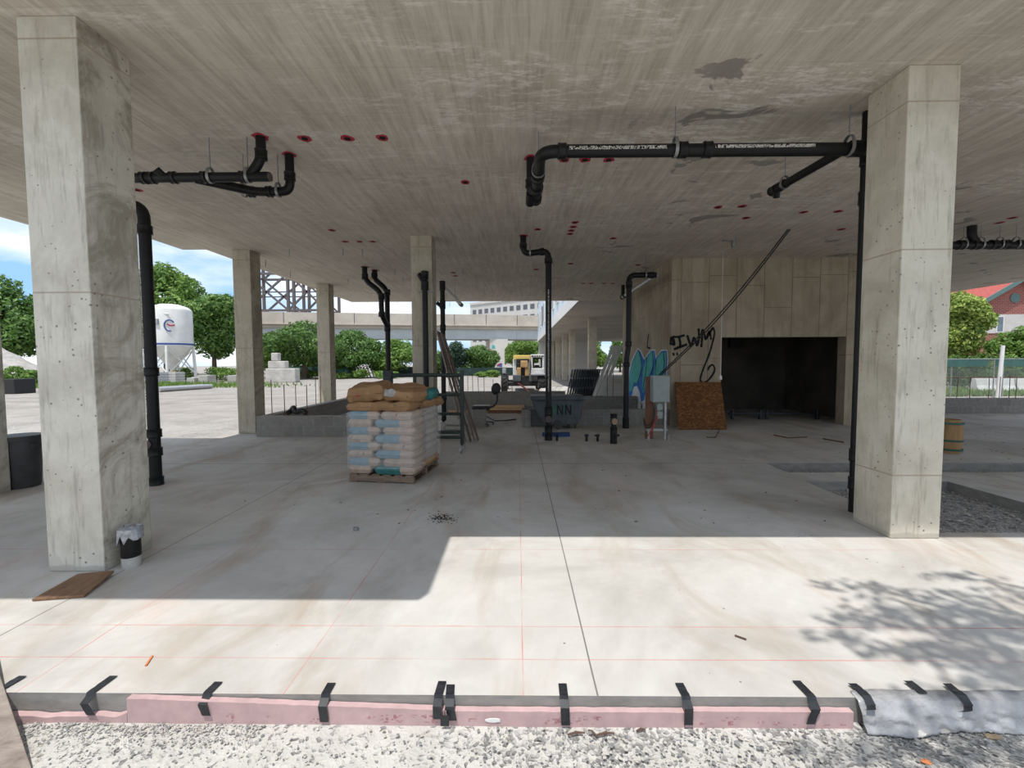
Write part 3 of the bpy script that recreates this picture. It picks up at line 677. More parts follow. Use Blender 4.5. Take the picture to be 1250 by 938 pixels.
# pipe with a pale branch running back
ye = 10.5; q = at(541.5, 470, ye); zt = at(542, 349, ye).z
root = thing('standing_drain_pipe', (q.x, ye, 0), 'black upright pipe with a pale shiny branch pointing back, right of the column', 'pipe')
pipe(root, [(q.x, ye, 0), (q.x, ye, zt+.06)], .058)
for z, L in ((zt, .22), (zt-.45, .2), (zt-1.0, .14), (.6, .14)): coup(root, (q.x, ye, z), (0, 0, 1), .058, L)
yb_ = 14.0; MB().tube([(q.x, ye, zt), (q.x, yb_, zt)], .05, 14).build('branch_pipe', 'silver', root, smooth=True)
coup(root, (q.x, yb_-.3, zt), (0, 1, 0), .05, .14); coup(root, (q.x, yb_, zt), (0, 1, 0), .05, .14)
hang(root, V((q.x, 12.6, zt)), .05, math.pi/2)
MB().tube([(q.x, ye, zt-.52), (q.x-.14, ye, zt-.40)], .045, 12).build('branch_stub', 'black_pipe', root, smooth=True)
# standing pipe with trap in the middle
a = ce(638.5, 293); bq = fl(670.5, 541); yk = (a.y+bq.y)/2
zk = at(655, 309, yk).z; xk = at(669.5, 400, yk).x; a = V((a.x, yk, HC))
root = thing('standing_drain_pipe', (xk, yk, 0), 'tall black drain pipe standing in the middle of the slab, stepped at the top', 'pipe')
pipe(root, [(xk, yk, 0), (xk, yk, zk+.04), (a.x, yk, zk-.02), a], .055, .14); collar(root, a, .055)
for z, L in ((.06, .16), (.22, .13), (.55, .16), (.44, .1), (zk-.14, .10)): coup(root, (xk, yk, z), (0, 0, 1), .055, L, k=1.3)
plug(root, V((xk, yk-.085, .40)), (0, -1, 0), .062, 'brown_plug'); MB().tube([(xk, yk, .40), (xk, yk-.085, .40)], .068, 16).build('cleanout', 'black_pipe', root, smooth=True)
coup(root, (a.x, yk, zk+.13), (0, 0, 1), .055, .08); coup(root, (xk-.12, yk, zk+.02), (1, 0, .08), .055, .08)
hang(root, V((a.x+.12, yk, zk)), .055)
MB().box((xk-.014, yk-.060, .9), (xk+.008, yk-.053, 2.75)).build('printing', 'print_strip', root)
# standing pipe before the mural
yg = 9.42; q = at(766.5, 480, yg); zg = at(785, 336, yg).z; xg = at(801, 335, yg).x
root = thing('standing_drain_pipe', (q.x, yg, 0), 'black drain pipe standing in front of the blue graffiti, with a branch along the ceiling', 'pipe')
pipe(root, [(q.x-.04, yg, 0), (q.x-.04, yg, at(766, 438, yg).z), (q.x, yg, at(766, 425, yg).z), (q.x, yg, zg), (xg, yg, zg)], .058, .14)
for z, L in ((.12, .24), (.03, .06), (at(766, 445, yg).z, .1), (at(766, 420, yg).z, .1), (zg-.2, .12)): coup(root, (q.x-(.04 if z < 1.6 else 0), yg, z), (0, 0, 1), .058, L)
MB().tube(fillet([(xg-.1, yg, zg), (xg, yg, zg), (xg, yg+.2, zg), (xg, 12.4, zg-.03)], .12), .05, 14).build('branch_pipe', 'silver', root, smooth=True)
coup(root, (xg, 12.4, zg-.03), (0, 1, 0), .05, .14); coup(root, (xg-.10, yg, zg), (1, 0, 0), .058, .09); coup(root, (xg, 12.1, zg-.03), (0, 1, 0), .05, .10)
pipe(root, [(xg, 12.35, zg-.03), (xg, 12.35, zg+.30)], .05); hang(root, V((at(788, 336, yg).x, yg, zg)), .058)
# far right ceiling pipe
yr = 7.6; z_ = at(1200, 299, yr).z; root = thing('drain_pipe', (at(1200, 299, yr).x, yr, HC), 'black ceiling drain pipe with loops of hangers right of the right column', 'pipe')
pipe(root, [(at(1120, 299, yr).x, yr, z_), (at(1275, 301, yr).x, yr, z_-.02)], .064)
for x in (1172, 1190, 1212, 1226, 1246): coup(root, (at(x, 299, yr).x, yr, z_), (1, 0, 0), .064, .10)
pipe(root, [(at(1186, 285, yr).x, yr, HC), (at(1186, 292, yr).x, yr, z_+.12), (at(1194, 299, yr).x, yr, z_)], .064, .08)
for x in (1176, 1197, 1220, 1240): hang(root, V((at(x, 299, yr).x, yr, z_)), .064)
# stub with taped bag beside the left column
b = fl(161, 691); root = thing('pipe_stub', (b.x, b.y, 0), 'short black pipe stub with taped silver cover beside the big left column', 'pipe')
rs = .055
MB().tube([(b.x, b.y, 0), (b.x, b.y, .10)], rs+.002, 16).build('bare_base', 'pipe_print', root, smooth=True)
MB().tube([(b.x, b.y, .075), (b.x, b.y, .25)], rs+.003, 16).build('sleeve', 'black_pipe', root, smooth=True)
mb = MB(); vs = []; n = 18
for k in range(n):
    th = 2*math.pi*k/n; lo = .21+.05*mnoise.noise(V((math.cos(th)*2, math.sin(th)*2, 0)))-(.05 if math.cos(th) < -.3 else 0)
    rr = rs*(1.25+.12*R.random()); vs += [(b.x+rr*math.cos(th)*1.12, b.y+rr*math.sin(th), lo), (b.x+rr*.98*math.cos(th), b.y+rr*.98*math.sin(th), .275+.02*R.random()), (b.x+rr*.5*math.cos(th), b.y+rr*.5*math.sin(th), .285+.02*R.random())]
mb.add(vs, [f for k in range(n) for f in ((3*k, 3*((k+1) % n), 3*((k+1) % n)+1, 3*k+1), (3*k+1, 3*((k+1) % n)+1, 3*((k+1) % n)+2, 3*k+2))]+[tuple(3*k+2 for k in range(n))])
mb.build('foil_cover', 'tape_silver', root)
# cleanout and two small stubs in the slab
b = fl(749, 541.5); root = thing('pipe_stub', (b.x, b.y, 0), 'capped black cleanout pipe with tan plug standing on the slab', 'pipe')
hs = at(749, 506, b.y).z; pipe(root, [(b.x, b.y, 0), (b.x, b.y, hs)], .045)
for z, L in ((.10, .2), (.24, .10), (hs-.05, .12)): coup(root, (b.x, b.y, z), (0, 0, 1), .045, L, k=1.35)
MB().tube([(b.x, b.y, .40), (b.x, b.y-.08, .40)], .066, 16).build('cleanout', 'black_pipe', root, smooth=True); plug(root, V((b.x, b.y-.08, .40)), (0, -1, 0), .055, 'tan_plug')
MB().tube([(b.x, b.y, .12), (b.x+.10, b.y, .15)], .02, 10).build('handle', 'dark_steel', root, smooth=True)
for x, l in ((716, 'small capped black pipe stub, left of the two near the tilt cart'), (729.5, 'small black pipe stub with side tap, right of the two near the tilt cart')):
    b = fl(x, 539); root = thing('pipe_stub', (b.x, b.y, 0), l, 'pipe'); MB().tube([(b.x, b.y, 0), (b.x, b.y, .1)], .022, 12).build('pipe', 'black_pipe', root, smooth=True)
    MB().tube([(b.x, b.y, .09), (b.x, b.y, .13)], .036, 12).build('cap', 'dark_steel', root, smooth=True)
    if x > 720: MB().tube([(b.x, b.y, .09), (b.x-.06, b.y, .11)], .014, 10).build('side_tap', 'dark_steel', root, smooth=True)
b = fl(680, 538.5); tag(MB().tube([(b.x, b.y, 0), (b.x, b.y, .13)], .022, 12).build('pipe_stub', 'black_pipe', smooth=True), 'short black stub right beside the foot of the middle drain pipe', 'pipe')

# sleeves through the slab, ringed with red paint
SL = [(372,169),(424,169),(467,168),(568,222.5),(405,281),(421,295),(439,295),(455,295),(689,195),(714,195),(743,195),(656.5,280),(702,271.5),(700,277),(697.5,281.5),(696,285.5),(748.5,291),(876.5,253),(906,252),(911,266),(981,259),(1023,258),(1027,280),(696.5,322),(779,323.5),(654.5,329),(712,346),(722,346),(737,346),(748,346),(553,333),(556,337),(1220,272),(1236,266),(508,372),(167,232)]
for x, y in SL:
    p = ce(x, y); mb = MB(); n = 11; r_ = .042 if y < 300 else .05
    poly = [V((p.x+r_*(1.25+.6*R.random())*math.cos(2*math.pi*k/n), p.y+r_*(1.25+.6*R.random())*math.sin(2*math.pi*k/n), HC-.003)) for k in range(n)]
    mb.prism(poly, (0, 0, .0025), 0); mb.tube([(p.x, p.y, HC-.006), (p.x, p.y, HC-.001)], r_*.8, 12, mi=1)
    mb.build('pipe_sleeve', ['red_paint', 'hole'], cei)
for k, (x, y) in enumerate([(353,304),(324,317),(354.5,331),(418.5,303),(442,303),(425,340),(482,329),(492,338),(449,369),(485,369),(565,327),(549,369),(898,290),(763,314)]):
    p = ce(x, y) if y < 360 else ce(x, 369.8) ; L = .13
    MB().tube([(p.x, p.y, HC+.03), (p.x, p.y, HC-L-.05*R.random())], .007, 8).build('threaded_rod', 'steel', cei)

# ------------------------------------------------------------------ pallet of bags
N_ = fl(505, 591.5); L_ = fl(426.5, 588.5); Rr = fl(538.5, 568)
ux = (N_-L_); ux.z = 0; PW = ux.length; ux.normalize(); uy = V((-ux.y, ux.x, 0)); PD = (Rr-N_).dot(uy)
ang = math.atan2(ux.y, ux.x); PM = Matrix.Translation((L_.x, L_.y, 0)) @ Matrix.Rotation(ang, 4, 'Z')
def pl_thing(name, label, cat, loc, group=None):
    o = thing(name, PM @ V(loc), label, cat, group); o.rotation_euler.z = ang; return o
root = thing('wooden_pallet', (L_.x, L_.y, 0), 'weathered wooden pallet under the stack of cement bags', 'pallet'); root.rotation_euler.z = ang
def lb(name, lo, hi, mat, par):
    o = MB().box(lo, hi).build(name, mat, bevel=.004); o.parent = par; return o
for y in (0, PD/2-.05, PD-.1): lb('stringer', (0, y, .016), (PW, y+.05 if y else .045, .085), 'pallet_wood', root)
for k in range(6): lb('deck_board', (k*(PW-.1)/5, 0, .085), (k*(PW-.1)/5+.1, PD, .102), 'pallet_wood', root)
for k in range(3): lb('base_board', (k*(PW-.1)/2, 0, .002), (k*(PW-.1)/2+.1, PD, .016), 'pallet_wood', root)
def bag_mesh(sx, sy, sz, mats, band=None, seed=0, crumple=.01, nx=22, ny=22):
    """a filled paper sack: two pillow faces welded at a rounded rim; band = x range that carries the coloured print"""
    mb = MB(); rr = random.Random(seed); o = V((rr.random()*50, rr.random()*50, 0))
    def P(i, j, s):
        u, v = -1+2*i/nx, -1+2*j/ny
        e = (1-abs(u)**7)**.36*(1-abs(v)**7)**.36 if abs(u) < 1 and abs(v) < 1 else 0
        px, py = u*sx/2, v*sy/2
        sh = 1-.035*(abs(u)**3)*(abs(v)**3); z = s*e*sz/2
        n = mnoise.noise(V((px*7, py*7, s))+o)*crumple*(1 if e > 0 else .5)
        return V((px*sh+n*.35, py*sh+n*.35, z+n*(.8 if e > 0 else .3)+sz/2))
    for s in (1, -1):
        vs = [P(i, j, s) for j in range(ny+1) for i in range(nx+1)]; w_ = nx+1
        fs = [(j*w_+i, j*w_+i+1, (j+1)*w_+i+1, (j+1)*w_+i) for j in range(ny) for i in range(nx)]
        base = len(mb.v); mb.add(vs, fs)
        if band:
            for k, f in enumerate(fs):
                u = -1+2*((k % nx)+.5)/nx
                if band[0] <= u <= band[1]: mb.mi[base and len(mb.mi)-len(fs)+k or k] = 1
    return mb
def bag(loc, size, label, mats, band=None, rot=(0, 0, 0), seed=0, crumple=.008, group=None):
    o = bag_mesh(*size, mats, band, seed, crumple).build('cement_bag', mats, smooth=True)
    o.matrix_world = PM @ Matrix.Translation(loc) @ Matrix.Rotation(rot[2], 4, 'Z') @ Matrix.Rotation(rot[1], 4, 'Y') @ Matrix.Rotation(rot[0], 4, 'X')
    return tag(o, label, 'bag', group)
LH = .094; z = .103
fw_ = .42
layw = ['bottom', 'second', 'third', 'fourth', 'fifth', 'sixth', 'seventh', 'eighth']
for k in range(8):
    odd = k % 2 == 1; wr = 'film wrapped ' if k else 'unwrapped '
    pm = ['paper_pale', 'band_pale'] if k else ['paper_pale', 'teal_band']
    j = lambda s=.012: (R.random()-.5)*2*s
    xs_ = PW*(.5 if odd else .38)
    if k == 0: xs_ = PW*.36
    out = .012
    z -= LH*.09
    bag((xs_/2-out, fw_/2, z), (xs_, fw_, LH*1.28), f'{wr}pale cement bag at the left of the near face, {layw[k]} layer', pm, (-1, .3) if odd else None, seed=k*9+1)
    bag((xs_+(PW-xs_)/2+out+j(), fw_/2+j(), z), (PW-xs_, fw_, LH*1.28), f'{wr}pale cement bag at the near corner, {layw[k]} layer', pm, None if odd else (-1, .25), seed=k*9+2)
    rest = PD-fw_
    bag((PW*.75+out+j(), fw_+rest/2, z), (PW*.5, rest, LH*1.28), f'{wr}pale cement bag along the far end of the right face, {layw[k]} layer', ['paper_grey' if k else 'paper'], None, seed=k*9+3)
    bag((PW*.25-out+j(), fw_+rest/2, z), (PW*.5, rest, LH*1.28), f'{wr}pale cement bag at the far left corner, {layw[k]} layer', ['paper_grey'], None, seed=k*9+4)
    z += LH*1.09
# stretch film around layers two to eight
mb = MB(); n = 132; zs = [.103+LH*.82+i*.018 for i in range(40)]; zs = [q for q in zs if q < z+.005]
def rim(t, zq):
    per = 2*(PW+PD); d = t*per; m_ = .026
    if d < PW: p = V((d, -m_, 0)); nr = V((0, -1, 0))
    elif d < PW+PD: p = V((PW+m_, d-PW, 0)); nr = V((1, 0, 0))
    elif d < 2*PW+PD: p = V((2*PW+PD-d, PD+m_, 0)); nr = V((0, 1, 0))
    else: p = V((-m_, per-d, 0)); nr = V((-1, 0, 0))
    lay = (zq-.103)/LH; bul = .010*abs(math.sin(lay*math.pi))
    return V((p.x, p.y, zq))+nr*(bul+.007*mnoise.noise(V((p.x*6, p.y*6, zq*14))))
vs = [PM @ rim(i/n, zq) for zq in zs for i in range(n)]
mb.add(vs, [(j*n+i, j*n+(i+1) % n, (j+1)*n+(i+1) % n, (j+1)*n+i) for j in range(len(zs)-1) for i in range(n)])
tag(mb.build('stretch_film', 'film', smooth=True), 'clear stretch film wrapped around the pale cement bags on the pallet', 'wrap')
# loose film trailing on the floor
mb = MB(); a, b = fl(372, 593), fl(428, 586); nx, ny = 16, 5; vs = []
for i in range(nx+1):
    for jj in range(ny+1):
        p = a.lerp(b, i/nx)+V((0, (jj/ny-.5)*.17*(.3+.7*math.sin(math.pi*i/nx)), 0)); p.z = .006+.022*abs(mnoise.noise(V((p.x*14, p.y*20, 2)))); vs.append(p)
mb.add(vs, [(i*(ny+1)+j_, i*(ny+1)+j_+1, (i+1)*(ny+1)+j_+1, (i+1)*(ny+1)+j_) for i in range(nx) for j_ in range(ny)])
tag(mb.build('film_scrap', 'film', smooth=True), 'loose tail of clear film lying on the floor left of the pallet', 'wrap')
# loose brown bags on top
def topbag(loc, size, label, rot, seed, band=None, spots=()):
    o = bag(loc, size, label, ['paper' if seed % 2 else 'paper_b', 'teal_band'], band, rot, seed, .034)
    for (x, y, s, mt_) in spots:
        mb = MB(); n = 9; poly = [V((x+s*(.6+.6*R.random())*math.cos(2*math.pi*k/n), y+.55*s*(.6+.6*R.random())*math.sin(2*math.pi*k/n), 0)) for k in range(n)]
        top = []
        for p in poly:
            hit, pos, nrm, ix = o.ray_cast(V((p.x, p.y, 1)), V((0, 0, -1))) if False else (False, None, None, None)
            top.append(p)
        # print patch laid on the near side of the bag
        m_ = MB(); y0 = -size[1]/2
        vs = [V((p.x, y0*(.955)-.004-.02*abs(p.y), size[2]*.52+p.y)) for p in poly]
        m_.prism(vs, (0, .006, 0)); q = m_.build('printed_mark', mt_); q.parent = o
    return o
zt = z+.012
topbag((PW*.19, .20, zt), (PW*.46, .40, .10), 'brown bag at left of the lower loose layer, tucked under the big left bag', (0, 0, 0), 101, None, [(-.1, 0, .018, 'bag_print'), (.1, 0, .02, 'bag_print')])
topbag((PW*.66, .21, zt), (PW*.64, .42, .115), 'brown bag at the near corner of the lower loose layer', (0, 0, 0), 102, None, [(-.14, 0, .02, 'bag_print'), (.06, .005, .03, 'bag_print'), (.13, -.01, .02, 'bag_print')])
topbag((PW*.80, .64, zt-.005), (PW*.48, .44, .115), 'brown bag in the middle of the right side of the lower loose layer', (0, 0, 0), 103)
topbag((PW*.83, .95, zt-.005), (PW*.46, .30, .12), 'brown bag at the far right end of the lower loose layer, sagging over', (-.12, .10, 0), 104)
topbag((PW*.25, .68, zt), (PW*.5, .5, .11), 'brown bag at the back left of the lower loose layer', (0, 0, 0), 105)
z2 = zt+.10
topbag((PW*.24, .24, z2+.015), (PW*.56, .46, .21), 'big humped brown bag with red mark at the top left', (.10, -.10, .12), 106, None, [(-.08, 0, .04, 'letter_red'), (.02, 0, .022, 'bag_print')])
o = topbag((PW*.70, .28, z2+.005), (PW*.62, .44, .14), 'torn brown bag with grey powder patch on top', (0, .06, -.10), 107, None, [(-.2, 0, .03, 'bag_print'), (.18, 0, .02, 'bag_print')])
m_ = MB(); n = 14; vs = [V((-.06+.10*(.7+.45*R.random())*math.cos(2*math.pi*k/n), -.175+.02*math.sin(2*math.pi*k/n), .085+.05*(.7+.45*R.random())*math.sin(2*math.pi*k/n))) for k in range(n)]
m_.prism(vs, (0, -.035, .02)); q = m_.build('torn_patch', 'bag_torn'); q.parent = o
topbag((PW*.86, .66, z2+.01), (PW*.46, .40, .13), 'brown bag with teal end band at the right of the top', (0, .06, .1), 108, (.45, 1))
topbag((PW*.48, .82, z2+.03), (PW*.62, .40, .15), 'brown bag with red print at the back of the top', (.05, 0, -.05), 109, None, [(-.06, .03, .045, 'letter_red'), (.12, .03, .04, 'letter_red')])

# ------------------------------------------------------------------ scaffold frame behind the bags
ys_ = fl(563, 553).y; px = lambda x, y: at(x, y, ys_)
root = thing('scaffold_frame', (px(563, 553).x, ys_, 0), 'dark green scaffold frame on castors standing behind the bag pallet', 'scaffold frame')
a = px(563.5, 452); xR = a.x; xL = px(472, 455).x; zT = px(540, 458).z
MB().tube([(xR, ys_, .12), (xR, ys_, a.z)], .034, 14).build('upright', 'green_steel', root, smooth=True)
MB().tube([(xL, ys_, .12), (xL, ys_, a.z)], .034, 14).build('upright', 'green_steel', root, smooth=True)
MB().tube([(xL, ys_, zT), (xR, ys_, zT)], .030, 14).build('top_rail', 'green_steel', root, smooth=True)
for y in (482, 505.5, 528, 534):
    zq = px(550, y).z; MB().tube([(xR-.75, ys_, zq), (xR, ys_, zq)], .026, 12).build('rung', 'green_steel', root, smooth=True)
MB().tube([(xR-.75, ys_, .12), (xR-.75, ys_, zT)], .026, 12).build('inner_upright', 'green_steel', root, smooth=True)
for x in (xL, xR):
    h = MB().box((x-.03, ys_-.03, .06), (x+.03, ys_+.03, .14)).build('castor', 'steel', root); w2 = MB().tube([(x-.015-.02, ys_-.03, .06), (x+.015-.02, ys_-.03, .06)], .06, 16).build('wheel', 'silver', smooth=True); w2.parent = h; w2.location = -root.location-h.location
MB().box((xL-.05, ys_-.05, zT-.14), (xL+.09, ys_+.05, a.z+.0)).build('corner_bracket', 'dark_steel', root, bevel=.01)
# leaning planks at the column
for k, (xb, xt) in enumerate(((568, 533.5), (574.5, 536), (579, 538.5), (584, 541))):
    yb_ = 7.95+.06*k; yt = 7.86+.06*k
    A = fl(xb, 541-k*.6); A = V((A.x, A.y, 0.02)); B = at(xt, 404+k*1.5, A.y+.12)
    mb = MB(); mb.bar(A, B, .026, .13, up=V((0, 1, 0.0)))
    tag(mb.build('plank', 'dark_wood' if k % 2 else 'grey_wood', bevel=.003), ['old plank nearest the column in the leaning bundle behind the scaffold frame', 'second old plank from the column in the leaning bundle', 'third old plank from the column in the leaning bundle', 'old plank farthest right in the leaning bundle'][k], 'plank')
# things on the ground behind the frame
b = fl(540, 527); tag(MB().box((b.x-.16, b.y, 0), (b.x-.03, b.y+.2, .2)).build('white_bucket', 'white_paint', bevel=.02), 'white plastic jug on the floor behind the scaffold rungs', 'jug')
for k in range(2): tag(MB().box((b.x+.02, b.y+.1, k*.105), (b.x+.40, b.y+.45, k*.105+.1)).build('paper_sack', 'bag_torn', bevel=.035), ['lower', 'upper'][k]+' pale flat sack in the pile behind the scaffold rungs', 'sack')
# lumber along the back wall
for k, (dy, zz_, L0, L1, mt_) in enumerate(((.09, 0, 596, 643, 'red_wood'), (.10, .075, 590, 643, 'pale_wood'), (.10, .15, 596, 640, 'pale_wood'), (.08, .075, 548, 575, 'pale_wood'))):
    x0, x1 = at(L0, 500, YW).x, at(L1, 500, YW).x
    zz2 = zz_ if k < 3 else 0
    tag(MB().box((x0, YW-.02-dy-.1*(k == 0), zz2), (x1, YW-.02, zz2+.07)).build('timber', mt_, bevel=.004), ['dark bottom timber along the foot of the back wall', 'pale middle timber stacked along the back wall', 'pale top timber stacked along the back wall', 'short pale timber at the foot of the back wall left of the planks'][k], 'timber')
# toppled office chair
yq = 9.9; g = lambda x, y: at(x, y, yq)
root = thing('office_chair', (g(596, 505).x, yq, 0), 'broken black office chair by the concrete blocks', 'chair')
mb = MB(); c = g(605.5, 475); mb.ball((0, 0, 0), (.11, .05, .14), 14, 10); o = mb.build('backrest', 'black_plastic', root, smooth=True); o.location = c-root.location; o.rotation_euler = (0, .2, 0)
pipe(root, [g(607, 482), g(606.5, 492), g(601, 497.5), g(583, 497.5)], .022, .08, 'black_plastic', 'back_arm')
mb = MB(); mb.tube([g(588, 497), V((g(588, 497).x, yq, 0.1))], .025, 10); mb.build('gas_post', 'steel', root, smooth=True)
mb = MB(); cb_ = V((g(588, 497).x, yq, .09))
for k in range(5):
    th = 2*math.pi*k/5+.3; mb.bar(cb_, cb_+V((.27*math.cos(th), .27*math.sin(th), -.035)), .045, .03)
mb.build('star_base', 'black_plastic', root)
for k in range(5):
    th = 2*math.pi*k/5+.3; p = cb_+V((.27*math.cos(th), .27*math.sin(th), -.06)); MB().tube([p-V((.012, 0, 0)), p+V((.012, 0, 0))], .03, 12).build('castor', 'black_plastic', root, smooth=True)
MB().box((cb_.x-.2, yq-.2, g(588, 500).z), (cb_.x+.2, yq+.2, g(588, 495).z)).build('seat', 'black_plastic', root, bevel=.025)
mb = MB(); P = [fl(593, 509), fl(604, 515), fl(617, 514.5), fl(630, 513)]; mb.tube([p+V((0, 0, .02)) for p in P], .014, 8); tag(mb.build('bent_rod', 'black_plastic'), 'bent black rod lying on the floor right of the broken chair', 'rod')

# ------------------------------------------------------------------ tilt cart
yt_ = fl(690, 523.5).y-.05; g = lambda x, y: at(x, y, yt_)
root = thing('tilt_cart', (g(685, 523).x, yt_, 0), 'dark grey plastic tilt cart with black letters, parked behind the middle drain pipe', 'cart')
prof = [(649, 489), (712, 487.5), (710, 508), (704, 519), (664, 519), (652, 497)]
D_ = .40; mb = MB(); fr = [g(*p) for p in prof]; mb.prism(fr, (0, D_, 0)); mb.build('body', 'cart_plastic', root, bevel=.02)
mb = MB(); a, b = g(647.5, 489), g(713.5, 481.5); mb.box((a.x, yt_-.04, a.z), (b.x, yt_+D_+.04, b.z-.03)); mb.build('rim', 'cart_plastic', root, bevel=.02)
mb = MB(); a, b = g(652, 509.5), g(709, 508); mb.box((a.x+.1, yt_-.012, a.z-.012), (b.x-.02, yt_, a.z+.012)); mb.build('rib', 'cart_plastic', root, bevel=.004)
def letterN(x0, x1, y0, y1):
    mb = MB(); q = [g(x0, y1), g(x0, y0), g(x1, y1), g(x1, y0)]
    for i in range(3): mb.bar(q[i]+V((0, -.006, 0)), q[i+1]+V((0, -.006, 0)), .028, .008, up=V((0, 1, 0)))
    mb.build('painted_letter', 'cart_paint', root)
letterN(680.5, 686.5, 494.5, 506.5); letterN(690.5, 696.5, 494.5, 506.5)
mb = MB(); mb.bar(g(665.5, 506.5)+V((0, -.006, 0)), g(665.5, 494.5)+V((0, -.006, 0)), .028, .008, up=V((0, 1, 0)))
mb.build('painted_letter', 'cart_paint', root)
mb = MB(); a, b = g(675, 505), g(680, 494); mb.box((a.x, yt_-.005, a.z), (b.x, yt_-.001, b.z)); a, b = g(686.5, 503), g(689.5, 494); mb.box((a.x, yt_-.005, a.z), (b.x, yt_-.001, b.z)); mb.build('green_smear', 'cart_green', root)
for y in (yt_-.012, yt_+D_+.055): MB().tube([(g(681, 516).x, y-.05, .10), (g(681, 516).x, y-.005, .10)], .10, 20).build('wheel', 'bin_plastic', root, smooth=True)
for x in (695, 703): 
    q = g(x, 520); MB().tube([(q.x-.012, yt_+.12, .045), (q.x+.012, yt_+.12, .045)], .045, 14).build('castor', 'dark_steel', root, smooth=True); MB().box((q.x-.02, yt_+.09, .05), (q.x+.02, yt_+.15, .16)).build('castor_fork', 'dark_steel', root)
a, b = fl(662, 533.5), fl(695.5, 533); tag(MB().box((a.x, a.y, 0), (b.x, a.y+.12, .075)).build('blue_beam', 'blue', bevel=.012), 'dark blue block lying on the floor behind the foot of the middle drain pipe', 'block')
# leaning white boards on the back wall
for k, (xb, xt) in enumerate(((725, 748.5), (730, 753.5), (735, 758.5))):
    A = at(xb, 486, YW+.07+.045*k); A.z = .453; B = at(xt, 422, YW+.40+.045*k)
    tag(MB().bar(A, B, .092, .04, up=V((0, 1, 0))).build('white_board', 'white_wood', bevel=.003), ['left one of three white boards leaning on the back wall', 'middle one of three white boards leaning on the back wall', 'right one of three white boards leaning on the back wall'][k], 'board')
# rack of dark scaffold frames beyond the wall
YR = 14.8
for k in range(12):
    xb = at(693+k*3.0, 482, YR).x; lean = .20; root = thing('scaffold_frame', (xb, YR, GZ), ORD[k]+' dark scaffold frame from the left in the leaning row beyond the back wall', 'scaffold frame', 'dark scaffold frames in a leaning row')
    Hh = at(700, 451, YR).z-GZ
    for y in (0, .75):
        MB().tube([(xb, YR+y, GZ), (xb+lean*Hh, YR+y, GZ+Hh)], .026, 10).build('upright', 'dark_steel', root, smooth=True)
    for t in (.25, .5, .75, .98): MB().tube([(xb+lean*Hh*t, YR, GZ+Hh*t), (xb+lean*Hh*t, YR+.75, GZ+Hh*t)], .022, 8).build('rung', 'dark_steel', root, smooth=True)
    MB().tube([(xb+lean*Hh*.25, YR, GZ+Hh*.25), (xb+lean*Hh*.98, YR+.75, GZ+Hh*.98)], .016, 8).build('brace', 'dark_steel', root, smooth=True)

# ------------------------------------------------------------------ electric box on its stand
yx = fl(812, 537.5).y; g = lambda x, y: at(x, y, yx)
root = thing('electrical_box', (g(805, 537).x, yx, 0), 'grey steel electrical box on a post stand in front of the graffiti corner', 'electrical box')
a, b = g(795.5, 491), g(816.5, 458.5)
bx = MB().box((a.x, yx-.06, a.z), (b.x, yx+.12, b.z)).build('cabinet', 'grey_box', root, bevel=.008)
q = MB().box((a.x+.012, yx-.068, a.z+.015), (b.x-.012, yx-.060, b.z-.012)).build('cover', 'grey_box', bevel=.004); q.parent = bx; q.location = -root.location-bx.location
for x in (812.5, 792.5): MB().box((g(x, 500).x-.018, yx+.0, 0), (g(x, 500).x+.018, yx+.036, a.z+.01 if x > 800 else .2)).build('strut', 'silver', root, bevel=.003)
MB().box((g(790, 500).x, yx+.037, g(800, 527).z), (g(816, 500).x, yx+.07, g(800, 524).z)).build('crossbar', 'silver', root, bevel=.003)
MB().box((g(816, 500).x-.01, yx+.0, 0), (g(816, 500).x+.03, yx+.07, .10)).build('foot', 'steel', root)
for y0, y1 in ((501, 493.5), (511.5, 503)):
    p0, p1 = g(802.5, y0), g(809.5, y1); MB().box((p0.x, yx+.02, p0.z), (p1.x, yx+.09, p1.z)).build('junction_box', 'grey_box', root, bevel=.004)
MB().tube([g(806, 493.5)+V((0, .06, 0)), g(806, 490)+V((0, .06, 0))], .012, 8).build('conduit', 'silver', root); MB().tube([g(806, 504)+V((0, .06, 0)), g(806, 500)+V((0, .06, 0))], .012, 8).build('conduit', 'silver', root)
for pts, mt_ in (([(803, 508), (799, 516), (797, 524), (793, 534)], 'red_wire'), ([(802, 500), (800, 512), (795, 526), (790, 533)], 'red_wire'), ([(797, 492), (798, 508), (794, 519), (788, 520), (786, 512)], 'cable'), ([(799, 492), (799, 512), (793, 523), (787, 522), (785.5, 510)], 'cable')):
    MB().tube(fillet([g(*p)+V((0, -.01, 0)) for p in pts], .1), .008, 8).build('loose_wire', mt_, root)
p0, p1 = at(787.5, 528, yx+.15), at(798, 460, yx+.15)
tag(MB().box((p0.x, yx+.13, 0), (p1.x, yx+.17, p1.z)).build('wooden_post', 'red_wood', bevel=.004), 'reddish wooden board standing upright behind the grey electrical box', 'post')
cp = ce(962, 279); t0 = V((b.x-.18, yx+.03, b.z))
for k in (0, 1):
    d = V((.035*k, 0, 0)); pts = []
    for i in range(25):
        t = i/24; p = (cp+d).lerp(t0+d, t); p.z -= .014*(1-t)+.22*math.sin(math.pi*t)*(.6+.1*k); pts.append(p)
    tag(MB().tube(pts, .0105, 8).build('power_cable', 'cable', smooth=True), ['left', 'right'][k]+' strand of the black cables sagging from the ceiling to the grey box', 'cable')
